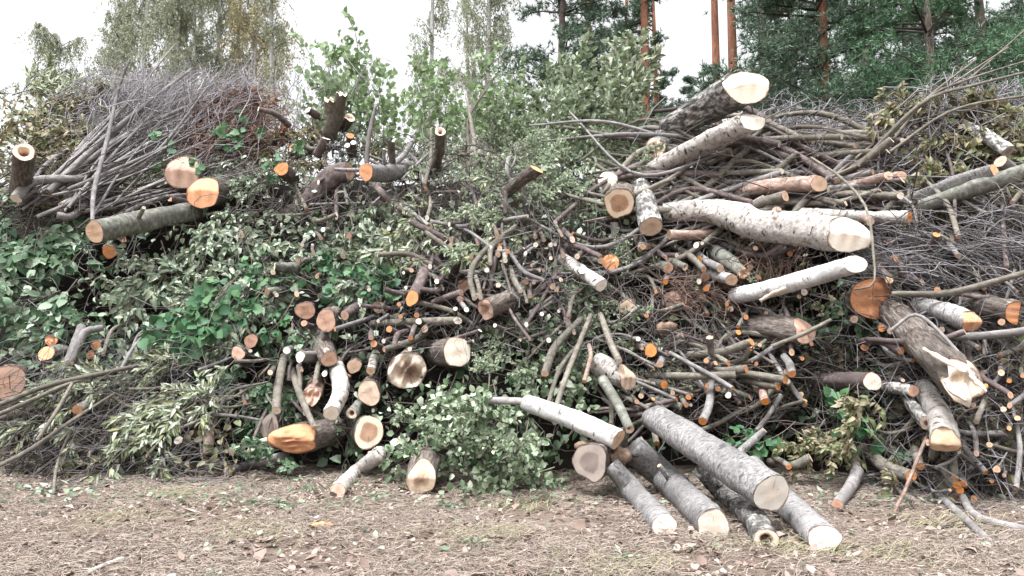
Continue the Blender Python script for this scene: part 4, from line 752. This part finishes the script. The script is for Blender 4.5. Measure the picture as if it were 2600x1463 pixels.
BLAB = dict(broad='dark green broad-leaved bough', wilt='wilted grey-green bough', round='bright green round-leaved bough', willow='narrow-leaved yellowing willow bough', birch='small-leaved birch bough', olive='withered olive bough', dry='dead red-brown bough', silver='fine silver-green bough')
BNAME = dict(broad='broad_leaved_bough', wilt='wilted_bough', round='round_leaved_bough', willow='willow_bough', birch='birch_bough', olive='withered_bough', dry='dead_bough', silver='silver_bough')
HOLLOWS = [(390, 490, 110, 60), (810, 500, 150, 65), (265, 770, 110, 120), (720, 560, 90, 50), (620, 1110, 170, 60), (900, 870, 130, 50), (1760, 800, 130, 60), (2300, 870, 100, 50), (2130, 650, 110, 40), (1750, 1010, 120, 50), (560, 700, 60, 40), (1480, 1010, 60, 60)]
def bough_zone(x0, y0, x1, y1, n, kind, s, am, asp, off, single, label):
    for k in range(max(3, int(n*.66))):
        for _ in range(12):
            x, y = rng.uniform(x0, x1), rng.uniform(y0, y1)
            if any(((x-hx_)/rx_)**2+((y-hy_)/ry_)**2 < 1 for hx_, hy_, rx_, ry_ in HOLLOWS): continue
            if math.sin(x*.021+y*.011)+math.sin(y*.033-x*.012+1.7)+.6*math.sin(x*.05+y*.043) > -.35: break
        a = R(rng.normal(am, asp)); o = on_slope(x, y, off+rng.uniform(-.15, .15)); d = np.array([math.cos(a), 0, 0])+UPS*math.sin(a)+NORMAL*rng.uniform(-.1, .25)
        o = o-d*.5*s; o[2] = max(o[2], .1)
        if o[2]+d[2]*s*1.2 < .05: d = np.array([d[0], d[1], abs(d[2])*.1])
        lab = f'{BLAB[kind]} {where(x, y)}'; bough(kind, o, d, NORMAL+rng.normal(0, .25, 3), s*rng.uniform(.75, 1.2), lab, lab, single, BNAME[kind])
for z in BZ: bough_zone(*z)
# upright leafy saplings and willow shoots on the crest
def crest(x, ytop, ybot, Y, kind, label, cat='sapling', name='leafy_sapling'):
    p0, p1 = at(x[0], ybot, Y), at(x[1], ytop, Y+rng.uniform(-.3, .3)); L = np.linalg.norm(p1-p0); base = KIND[kind].get('L', 1.2)
    bough(kind, p0, p1-p0, np.array([rng.normal(0, .5), -1, .1]), L/base, label, label, False, name, cat)
for k in range(6): x = rng.uniform(760, 900); crest((x+30, x+rng.normal(0, 25)+10), rng.uniform(70, 190), 400, rng.uniform(13.8, 15), 'shrub', 'leafy sapling with round green leaves rising behind the hacked stump')
for k in range(15): x = rng.uniform(890, 1330); crest((x, x+rng.normal(10, 30)), rng.uniform(160, 300), 440, rng.uniform(13.6, 15.2), 'shrub', 'pale green leafy sapling rising behind the upright hollow stub')
for k in range(8): x = rng.uniform(700, 1300); crest((x, x+rng.normal(10, 30)), rng.uniform(230, 330), 430, rng.uniform(13.8, 14.6), 'silver', 'low grey-green shoot on the crest by the hacked stump', 'shoot', 'leafy_shoot')
for k in range(25): x = rng.uniform(1290, 1640); crest((x+rng.uniform(-20, 40), x+rng.normal(20, 30)), rng.uniform(130, 330)+abs(x-1470)*.25, 470, rng.uniform(12.9, 14.3), 'silver', 'silver-green willow shoot rising before the dark pines', 'shoot', 'leafy_shoot')
for k in range(2): crest((1540+k*10, 1640+k*22), 95+k*25, 300, 13.6, 'willow', 'willow wand with paired pale leaves leaning toward the pine trunks', 'shoot', 'leafy_shoot')

# ------------------------------------------------------------------ uncountable twigs
def twig_mass(name, label, zones, mat, r=(1.0, 2.4), curve=.15, K=6):
    """zones: (x0,y0,x1,y1,n,angle,spread,length px range,off range[,Y])"""
    PP, RR = [], []
    for z in zones:
        x0, y0, x1, y1, n, am, asp, lr, orr = z[:9]; Yf = z[9] if len(z) > 9 else None
        for k in range(n):
            x, y = rng.uniform(x0, x1), rng.uniform(y0, y1); Y = (Yf+rng.uniform(-.8, .8)) if Yf else surf_y(x, y)-rng.uniform(*orr); p = at(x, y, Y)
            a = R(rng.normal(am, asp)); L = rng.uniform(*lr)*Y/F
            d = unit(np.array([math.cos(a), 0, 0])+(UPS if not Yf else np.array([0, .2, 1]))*math.sin(a)+NORMAL*rng.normal(0, .25)); t = np.linspace(0, 1, K)[:, None]
            q = p+d*L*(t-.5)+rng.normal(0, curve, 3)*L*np.sin(t*math.pi)+rng.normal(0, curve*.4, 3)*L*np.sin(t*2*math.pi)+rng.normal(0, .012, (K, 3))*L
            q[:, 2] = np.maximum(q[:, 2], .02); PP.append(q); RR.append(np.linspace(1, .4, K)*rng.uniform(*r)*Y/F)
    V, Q = tubes(np.array(PP), np.array(RR), 4); o = ob(name, np_mesh(name, V, [Q], mat)); return tag(o, label, 'twigs', kind='stuff')
twig_mass('twig_tangle', 'brown twigs tangled through the front of the pile', [
 (0, 500, 2600, 1180, 800, 90, 90, (60, 220), (-.7, .15)), (1000, 540, 1500, 900, 420, 90, 80, (50, 180), (-.4, .4)), (600, 850, 1050, 1150, 220, 90, 90, (50, 160), (-.3, .2)),
 (1620, 830, 2080, 1080, 420, 170, 50, (60, 240), (-.2, .5)), (600, 350, 1330, 560, 420, 60, 70, (50, 160), (-.2, .3)), (1500, 600, 2000, 850, 300, 120, 70, (60, 200), (-.2, .5)),
 (0, 1000, 420, 1210, 420, 40, 50, (60, 260), (0, .5)), (0, 400, 420, 560, 200, 35, 25, (80, 300), (0, .4)), (1650, 330, 2330, 560, 380, 184, 16, (150, 400), (-.4, .3)), (2230, 480, 2620, 1340, 500, 140, 60, (60, 260), (-.2, .5))], TWIG, (.8, 2.2))
twig_mass('twig_tangle', 'grey twigs and poles matted over the right side of the pile', [
 (1650, 330, 2330, 560, 140, 184, 14, (150, 400), (-.2, .45)), (2230, 480, 2620, 1340, 420, 140, 60, (60, 260), (0, .7)), (2250, 230, 2620, 520, 420, 140, 60, (60, 220), (-.2, .4)), (2200, 560, 2620, 720, 260, 155, 15, (120, 320), (.3, .8))], TWIG_GREY, (.8, 2.6), .17)
twig_mass('twig_tangle', 'fine grey-violet brushwood standing up behind the leaning bundle', [
 (180, 220, 640, 420, 900, 52, 24, (60, 200), (-.3, .2)), (220, 180, 660, 330, 620, 65, 30, (50, 150), (0, 0), 14.0), (1920, 290, 2330, 400, 620, 60, 45, (50, 150), (0, 0), 13.0), (2380, 210, 2600, 340, 200, 70, 40, (50, 140), (0, 0), 11.5), (700, 170, 960, 360, 160, 80, 25, (50, 160), (0, 0), 14.5)], TWIG_PALE, (.6, 1.4), .16)
twig_mass('twig_tangle', 'dead reddish conifer twigs in the hollow and under the crooked trunk', [
 (1690, 700, 1860, 780, 110, 150, 40, (50, 160), (.2, .6)), (1880, 610, 2060, 720, 90, 75, 25, (60, 160), (.3, .8)), (500, 250, 690, 380, 420, 35, 25, (60, 180), (0, .3))], TWIG_RED, (.7, 1.4), .12)
twig_mass('twig_tangle', 'hair-fine pale twigs and stalks sticking out all over the pile', [
 (950, 540, 1550, 900, 176, 80, 70, (60, 220), (.2, .8)), (1550, 560, 2300, 1060, 201, 150, 60, (60, 240), (.2, .8)), (2250, 480, 2620, 1340, 176, 130, 60, (60, 260), (.3, .9)), (0, 880, 560, 1220, 420, 40, 30, (60, 240), (.3, .7)),
 (600, 350, 1350, 560, 138, 70, 60, (50, 190), (.1, .6)), (0, 520, 650, 850, 67, 60, 70, (60, 200), (.2, .6)), (600, 600, 1000, 900, 67, 60, 70, (60, 200), (.2, .6)), (1640, 320, 2330, 560, 109, 160, 40, (80, 260), (.2, .7))], TWIG_GREY, (.45, 1.05), .22, 7)
foot = []
for k in range(420):
    X = rng.uniform(-7.5, 7.5); Y = base_y(X)-abs(rng.normal(0, .45))+.25; a = rng.uniform(0, 6.28); l = rng.uniform(.1, .7); t = np.linspace(-.5, .5, 6)[:, None]
    q = np.array([X, Y, 0])+np.array([math.cos(a), math.sin(a)*.6, 0])*l*t+rng.normal(0, .06, 3)*l*np.cos(t*math.pi); q[:, 2] = gz(q[:, 0], q[:, 1])+.015+np.abs(rng.normal(0, .04))*(t[:, 0]+.5); foot.append(q)
V, Q = tubes(np.array(foot), np.tile(np.linspace(1, .5, 6), (len(foot), 1))*rng.uniform(.002, .008, (len(foot), 1)), 4)
tag(ob('twig_debris', np_mesh('twig_debris', V, [Q], TWIG)), 'broken twigs spilled along the foot of the pile', 'twigs', kind='stuff')
# loose leaf fill among the branches
def leaf_fill(label, zones, kind, ll):
    P = []
    for (x0, y0, x1, y1, n, o0, o1) in zones:
        for k in range(n): P.append(on_slope(rng.uniform(x0, x1), rng.uniform(y0, y1), rng.uniform(o0, o1)))
    P = np.array(P); P[:, 2] = np.maximum(P[:, 2], .03); n = len(P); L = ll*rng.uniform(.5, 1.2, n)
    V, T_ = leaf_geo(P, rvec(n)+np.array([0, -.2, -.5]), NORMAL[None]+rvec(n)*.7, L, L*rng.uniform(.4, .8, n), rng.uniform(0, .4, n), rng.uniform(0, .5, n))
    o = ob('loose_leaves', np_mesh('loose_leaves', V, [T_], LEAF[kind])); tag(o, label, 'leaves', kind='stuff')
leaf_fill('loose dark leaves caught between the logs', [(0, 520, 1600, 1180, 1300, -.4, .1), (1600, 700, 2300, 1150, 500, -.4, .15)], 'broad', .15)
leaf_fill('loose pale wilted leaves caught over the pile', [(0, 560, 1100, 900, 700, -.2, .3), (560, 380, 1650, 640, 1000, -.2, .35), (900, 950, 1450, 1230, 300, 0, .5)], 'wilt', .13)
leaf_fill('loose withered leaves caught in the right side brush', [(2250, 250, 2600, 1300, 1600, -.2, .35), (1650, 560, 2300, 1000, 600, -.2, .2), (0, 240, 300, 540, 1000, -.2, .2), (0, 1000, 600, 1200, 700, -.1, .4)], 'olive', .12)

# ------------------------------------------------------------------ ground cover
def ground_pts(n, x0=-6.5, x1=7.0, y0=4.6, y1=10.4):
    Y = y0+(y1-y0)*rng.uniform(0, 1, n)**1.15; X = rng.uniform(-1, 1, n)*(.86*Y+.5)
    return np.stack([X, Y, gz(X, Y)], -1)
STRAW = plain('dry_grass_straw', (.195, .152, .122), (.43, .365, .315), island=True)
n = 68000; p = ground_pts(n)
dens = np.sin(p[:, 0]*1.7+1)*np.sin(p[:, 1]*2.3)+.5*np.sin(p[:, 0]*4.1+p[:, 1]*3); p = p[dens+rng.normal(0, .6, n) > -.1]; n = len(p)
az = rng.uniform(0, 2*math.pi, n)+.0; L = rng.uniform(.08, .30, n); hgt = rng.uniform(.004, .06, n)
d = np.stack([np.cos(az), np.sin(az)*.8, 0*az], -1); t = np.linspace(0, 1, 4); 
PP = p[:, None]+d[:, None]*(L[:, None, None]*(t[None, :, None]-.3))+np.stack([rng.normal(0, .02, (n, 4)), rng.normal(0, .02, (n, 4)), .006+hgt[:, None]*np.sin(t*math.pi*.8)[None]+rng.uniform(0, .012, (n, 1))], -1)
V, Q = tubes(PP, np.tile(np.array([.003, .0028, .0022, .001]), (n, 1))*rng.uniform(.7, 1.3, (n, 1)), 3)
o = ob('dry_grass', np_mesh('dry_grass', V, [Q], STRAW)); tag(o, 'flattened dry straw-coloured grass on the trampled ground', 'grass', kind='stuff')
GRN = plain('fading_green_grass', (.17, .155, .09), (.40, .37, .25), island=True); cs = [at(x, y, depth(x, y, None)) for x, y in [(1200, 1370), (1990, 1400), (2260, 1410), (1330, 1290), (2400, 1330), (430, 1268), (620, 1360), (1560, 1450), (300, 1330)]]
n = 1700; ci = rng.integers(0, len(cs), n); p = np.array(cs)[ci]+rng.normal(0, 1, (n, 3))*np.array([.28, .2, 0]); p[:, 2] = gz(p[:, 0], p[:, 1]); az = rng.normal(0.3, 1.0, n); L = rng.uniform(.08, .24, n); t = np.linspace(0, 1, 4)
PP = p[:, None]+np.stack([np.cos(az)[:, None]*L[:, None]*t, np.sin(az)[:, None]*L[:, None]*t*.7, .01+(L*rng.uniform(.1, .5, n))[:, None]*np.sin(t*2.2)], -1); V, Q = tubes(PP, np.tile(np.array([.003, .0028, .002, .0008]), (n, 1)), 3)
tag(ob('green_grass', np_mesh('green_grass', V, [Q], GRN)), 'fading green grass tufts in the trampled straw', 'grass', kind='stuff')
LITTER = leafmat('leaf_litter', [(.17, .115, .095), (.25, .187, .163), (.30, .238, .212), (.40, .338, .305), (.21, .14, .11), (.10, .065, .052), (.25, .18, .15)], None, 0, .8)
def litter(name, label, n, mat, ll, y0=4.6, y1=10.4, clump=False):
    p = ground_pts(n, y0=y0, y1=y1); L = ll*rng.uniform(.5, 1.3, n); p[:, 2] += rng.uniform(.012, .05, n)
    az = rng.uniform(0, 6.28, n); d = np.stack([np.cos(az), np.sin(az), rng.normal(0, .25, n)], -1)
    V, T_ = leaf_geo(p, d, np.array([0, 0, 1.])+rng.normal(0, .35, (n, 3)), L, L*rng.uniform(.4, .85, n), rng.uniform(-.1, .4, n), rng.uniform(-.4, .4, n))
    tag(ob(name, np_mesh(name, V, [T_], mat)), label, 'leaves', kind='stuff')
litter('leaf_litter', 'brown and pale fallen leaves littering the soil', 8000, LITTER, .055)
litter('curled_leaves', 'larger pale curled leaves scattered over the soil', 420, LITTER, .12)
litter('fallen_leaves', 'scattered grey-green fallen leaves on the soil', 420, LEAF['wilt'], .085)
litter('fallen_leaves', 'scattered green fallen leaves near the pile', 900, LEAF['broad'], .085, 8.0, 10.2)
litter('fallen_leaves', 'pale wilted fallen leaves along the foot of the pile', 700, LEAF['wilt'], .09, 8.0, 10.2)
CHIPM = plain('sawdust_chip', (.55, .42, .32), (.82, .74, .64), island=True)
n = 2600; p = ground_pts(n); c = rng.integers(0, 3, n); m = rng.uniform(size=n) < .55
cen = np.array([at(715, 1262, depth(715, 1262, None)), at(900, 1240, depth(900, 1240, None)), at(1500, 1260, depth(1500, 1260, None))])
p[m, 0] = cen[c[m], 0]+rng.normal(0, .35, m.sum()); p[m, 1] = cen[c[m], 1]+rng.normal(0, .22, m.sum()); p[:, 2] = gz(p[:, 0], p[:, 1])+.012
L = rng.uniform(.008, .04, n); az = rng.uniform(0, 6.28, n); V, Q = quad_leaf(p, np.stack([np.cos(az), np.sin(az), 0*az], -1), np.array([0, 0, 1.])+rng.normal(0, .3, (n, 3)), L, L*.6)
tag(ob('sawdust', np_mesh('sawdust', V, [Q], CHIPM, False)), 'pale sawdust and chips scattered on the soil', 'sawdust', kind='stuff')
# individual sticks on the ground
STK = [([(520, 1240), (440, 1310), (360, 1375), (310, 1415)], 4, 'O', 'long thin straight stick lying across the open soil'), ([(200, 1360), (150, 1385), (60, 1415)], 5, 'P', 'reddish broken stick beside an orange chip'), ([(310, 1420), (255, 1440), (225, 1452)], 6, 'B', 'short white birch stick on the soil'),
 ([(205, 1440), (140, 1438), (60, 1446)], 5, 'L', 'pale bleached stick lying level'), ([(195, 1430), (210, 1385), (208, 1360)], 4, 'V', 'dark forked twig near the reddish stick'), ([(220, 1368), (270, 1384), (310, 1388)], 3.5, 'L', 'thin pale twig beside the forked twig'),
 ([(1100, 1412), (1130, 1425), (1142, 1455)], 4, 'O', 'hooked pale twig below a leaf tuft'), ([(1105, 1462), (1138, 1448), (1170, 1440)], 3.5, 'V', 'dark twig end crossing the hooked twig'), ([(1282, 1438), (1295, 1470)], 6, 'P', 'stub of pinkish stick in the dry grass'), ([(1505, 1310), (1540, 1302), (1570, 1303)], 3.5, 'L', 'pale bent twig beside the slim grey log'),
 ([(1503, 1300), (1502, 1335), (1510, 1362)], 3, 'L', 'thin twig crossing the pale bent twig'), ([(1395, 1420), (1430, 1400)], 3.5, 'O', 'short straw-brown twig in the dry grass'), ([(575, 1412), (612, 1362)], 3.5, 'V', 'short dark twig near the oval chip'), ([(700, 1185), (785, 1190), (850, 1205)], 3.5, 'O', 'thin twig on the soil under the split orange butt'),
 ([(330, 1282), (400, 1275), (450, 1258)], 4, 'V', 'dark low twig among green leaves on the soil'), ([(60, 1235), (100, 1250), (140, 1262)], 3.5, 'L', 'pale twig poking out of the weeds'), ([(1690, 1250), (1730, 1225), (1745, 1200)], 4, 'O', 'twig leaning between two grey logs'), ([(2510, 1390), (2560, 1360), (2610, 1335)], 4, 'L', 'pale twig crossing the trailing curved bough')]
for pts, r, bk, lab in STK: make_log([(x, y, r*(1-.12*i), None) for i, (x, y) in enumerate(pts)], bk, random.choice('wt'), lab, name='stick', cat='stick')
for (x, y, k, s) in [(1200, 1405, 'wilt', .45), (690, 1290, 'wilt', .4), (1130, 1290, 'broad', .3), (960, 1265, 'wilt', .35), (430, 1265, 'broad', .35), (1600, 1430, 'wilt', .3)]:
    p_ = at(x, y, depth(x, y, None)); bough(k, p_+np.array([-.2, 0, .04]), np.array([1, rng.normal(0, .3), .02]), np.array([0, -.2, 1.]), s, 'small fallen leafy sprig lying on the open soil', 'leafy sprigs on the soil', False, 'fallen_sprig', 'sprig')

# ------------------------------------------------------------------ trees behind
BTRUNK = BARK['W']; PTRUNK = bark('scots_pine_bark', (.16, .07, .045), (.36, .16, .10), (.52, .27, .17), (5, 5, 1.6), bs=.8)
def limb_set(H, z0, z1, n, l0, l1, rise, K=6):
    z = rng.uniform(z0, z1, n)*H; a = rng.uniform(0, 2*math.pi, n); l = (l0+(l1-l0)*rng.uniform(.6, 1, n))*np.clip(1.25-z/H, .2, 1); t = np.linspace(0, 1, K)
    P = np.stack([np.cos(a)[:, None]*l[:, None]*t, np.sin(a)[:, None]*l[:, None]*t, z[:, None]+rise*l[:, None]*(t-.35*t*t)], -1)
    return P+rng.normal(0, .06, P.shape)*l[:, None, None]*t[None, :, None]*.5
def birch(px, Y, H, label, mat, crown0=.25, n=46, width=1.0, dens=1.0, lean=0):
    p = at(px, 900, Y); root = ob('birch_tree', None, None, Matrix.Translation((p[0], Y, 0))); tag(root, label, 'tree', 'birches behind the pile')
    t = np.linspace(0, 1, 14); tr = np.stack([.25*np.sin(t*5+px)*t+lean*t, 0*t, t*H], -1); V, Q = tubes(tr[None], (.17*(1-t)**.8+.015)[None]*H/22, 10)
    ob('trunk', np_mesh('trunk', V, [Q], BTRUNK), root)
    B_ = limb_set(H, crown0, .97, n, 1.2*width, 3.2*width, 1.1); B_[:, :, 0] += lean*B_[:, :1, 2]/H
    parts = [tubes(B_, np.tile(np.linspace(.035, .008, 6), (n, 1)), 3)]
    m = int(n*22*dens); bi = rng.integers(0, n, m); k = rng.integers(1, 6, m); s0 = B_[bi, k]; u = np.linspace(0, 1, 5); ln = rng.uniform(.7, 2.2, m)
    dr = rng.normal(0, .28, (m, 2)); S_ = s0[:, None]+np.stack([dr[:, :1]*u*ln[:, None], dr[:, 1:]*u*ln[:, None], -ln[:, None]*u**1.3+.12*np.sin(u*3)], -1)
    parts.append(tubes(S_, np.tile(np.linspace(.010, .005, 5), (m, 1)), 3)); V, Fs = join(parts); ob('branches', np_mesh('branches', V, Fs, TWIG_GREY), root)['kind'] = 'stuff'
    nl = 17; si = np.repeat(np.arange(m), nl); f = rng.uniform(.05, 1, m*nl)*4; k = np.minimum(f.astype(int), 3); f = (f-k)[:, None]; pos = S_[si, k]*(1-f)+S_[si, k+1]*f+rng.normal(0, .07, (m*nl, 3))
    L = rng.uniform(.09, .19, m*nl); V, Q = quad_leaf(pos, rvec(m*nl)*.6+np.array([0, 0, -.8]), rvec(m*nl), L, L*.62); c = ob('crown', np_mesh('crown', V, [Q], mat), root)
birch(105, 48, 23, 'small airy birch standing alone at the left edge', LEAF['bcrown'], .28, 56, 1.6, 1.0)
birch(200, 46, 15, 'low airy birch between the lone birch and the tall birches', LEAF['bcrown'], .3, 40, 1.6, 1.0)
birch(330, 42, 30, 'tall green-gold weeping birch, leftmost of the tall birches', LEAF['bcrown'], .2, 64, 1.15, 1.1)
birch(412, 40, 30, 'tall birch with pale straight trunk among the weeping birches', LEAF['bcrown'], .25, 52, .9, .9)
birch(465, 46, 31, 'green-gold birch between the straight-trunked and the thin birch', LEAF['bcrown'], .2, 60, 1.0, 1.0)
birch(575, 50, 33, 'pale birch crowded against the golden birch', LEAF['bcrown'], .2, 60, 1.1, 1.0)
birch(270, 50, 27, 'shorter pale birch left of the weeping birches', LEAF['bcrown'], .2, 54, 1.1, 1.0)
birch(520, 48, 32, 'tall thin grey-green birch beside the golden birch', LEAF['bcrown'], .2, 60, 1.0, 1.0)
birch(630, 44, 32, 'golden-leaved autumn birch among the grey-green ones', LEAF['bgold'], .22, 70, 1.1, 1.1)
birch(712, 38, 28, 'bare slender birch stem right of the golden birch', LEAF['bcrown'], .25, 30, .7, .6, -1.2)
birch(1095, 46, 32, 'tall airy birch left of the white-stemmed one', LEAF['bcrown'], .2, 44, .8, .8)
birch(1235, 42, 31, 'airy birch with straight white stem beside the pines', LEAF['bcrown'], .2, 52, .95, .9)
birch(1180, 52, 30, 'faint airy birch between two taller birches', LEAF['bcrown'], .2, 30, .7, .7)
def pine(px, Y, H, label, mat, crown0, n, l0, l1, trunk_r, tuft=.24, per=62, rise=.35, wob=.3, tm=None, group='pines behind the pile'):
    p = at(px, 900, Y); root = ob('pine_tree', None, None, Matrix.Translation((p[0], Y, 0))); tag(root, label, 'tree', group)
    t = np.linspace(0, 1, 14); tr = np.stack([wob*np.sin(t*3+px)*t, 0*t, t*H], -1); V, Q = tubes(tr[None], (trunk_r*(1-t)**.7+.02)[None], 12); ob('trunk', np_mesh('trunk', V, [Q], tm or PTRUNK), root)
    B_ = limb_set(H, crown0, .98, n, l0, l1, rise); V, Q = tubes(B_, np.tile(np.linspace(.06, .015, 6), (n, 1))*trunk_r/.25, 4); ob('branches', np_mesh('branches', V, [Q], TWIG), root)['kind'] = 'stuff'
    m = n*per; bi = np.repeat(np.arange(n), per); f = (.3+.7*rng.uniform(0, 1, m)**.7)*5; k = np.minimum(f.astype(int), 4); f = (f-k)[:, None]
    bl = np.linalg.norm(B_[bi, -1]-B_[bi, 0], axis=1)[:, None]; pos = B_[bi, k]*(1-f)+B_[bi, k+1]*f+rng.normal(0, .13, (m, 3))*bl*np.array([1, 1, .55])+np.array([0, 0, .1])
    ax = unit(B_[bi, -1]-B_[bi, 0]+np.array([0, 0, .8])+rng.normal(0, .5, (m, 3)))
    q = 13; P2 = np.repeat(pos, q, 0); D2 = unit(np.repeat(ax, q, 0)*.7+rvec(m*q)); L = tuft*rng.uniform(.7, 1.25, m*q); s = unit(np.cross(D2, rvec(m*q)))*(L*.075)[:, None]
    V = np.stack([P2-s, P2+s, P2+D2*L[:, None]], 1).reshape(-1, 3); T_ = np.arange(len(V)).reshape(-1, 3); ob('crown', np_mesh('crown', V, [T_], mat, False), root)
pine(1425, 30, 24, 'dense dark pine at the left of the pine wood', LEAF['needle'], .30, 62, 1.5, 3.4, .22, tm=BARK['R'])
pine(1510, 36, 27, 'pine with high dark crown behind the willow shoots', LEAF['needle'], .33, 46, 1.5, 3.2, .22)
pine(1640, 32, 26, 'pine with reddish trunk showing under tiered boughs', LEAF['needle'], .22, 52, 1.2, 3.0, .30)
pine(1600, 42, 27, 'thin reddish pine stem behind the tiered pine', LEAF['needle'], .5, 30, 1.2, 2.4, .20)
pine(1672, 40, 27, 'second reddish pine stem right of the tiered pine', LEAF['needle'], .5, 30, 1.2, 2.4, .22)
pine(1836, 30, 26, 'tall bare orange pine trunk, left of a close pair', LEAF['needle'], .72, 22, 1.5, 3.0, .24, wob=.05)
pine(1880, 29, 26, 'tall bare orange pine trunk, right of a close pair', LEAF['needle'], .72, 22, 1.5, 3.0, .27, wob=.05)
pine(1790, 38, 17, 'low dark pine in front of the gap by the orange trunks', LEAF['needle'], .15, 40, 1.2, 2.4, .18, tm=BARK['R'])
pine(1970, 26, 22, 'broad soft green pine right of the orange trunks', LEAF['needle'], .08, 112, 1.8, 3.8, .2, rise=.25, tm=BARK['R'])
pine(2105, 21, 18, 'near pine with reddish trunk and drooping soft green boughs', LEAF['needle'], .15, 137, 1.6, 3.4, .2, .19, 64, .15)
pine(2240, 30, 24, 'dark pine between the near pines', LEAF['needle'], .08, 112, 1.8, 3.8, .22, tm=BARK['R'])
pine(2395, 18.5, 16, 'bushy bright green young pine behind the bare boughs', LEAF['needle2'], .15, 130, 1.6, 3.3, .15, .16, 60, .45, tm=BARK['R'])
pine(2540, 24, 22, 'dark pine right of the bright young pine', LEAF['needle'], .08, 120, 1.8, 3.8, .22, tm=BARK['R'])
pine(2040, 36, 28, 'tall dark pine deep in the wood', LEAF['needle'], .08, 105, 1.8, 3.8, .24, tm=BARK['R'])
pine(2330, 38, 30, 'very tall dark pine deep in the wood', LEAF['needle'], .08, 112, 1.8, 3.8, .24, tm=BARK['R'])
pine(2470, 34, 28, 'shaded dark pine behind the bright young pine', LEAF['needle'], .08, 112, 1.8, 3.8, .24, tm=BARK['R'])
pine(2640, 30, 28, 'dark pine at the right edge of the wood', LEAF['needle'], .08, 105, 1.8, 3.8, .24, tm=BARK['R'])
for k, (x, Y, h_) in enumerate([(2000, 20, 8.2), (2220, 19, 7.2), (2130, 17.5, 6.2), (2300, 18, 6.4)]):
    pine(x, Y, h_, 'low soft green pine seedling bush behind the stacked poles', LEAF['needle2'], .3, 34, .7, 1.5, .07, .18, 40, .4)
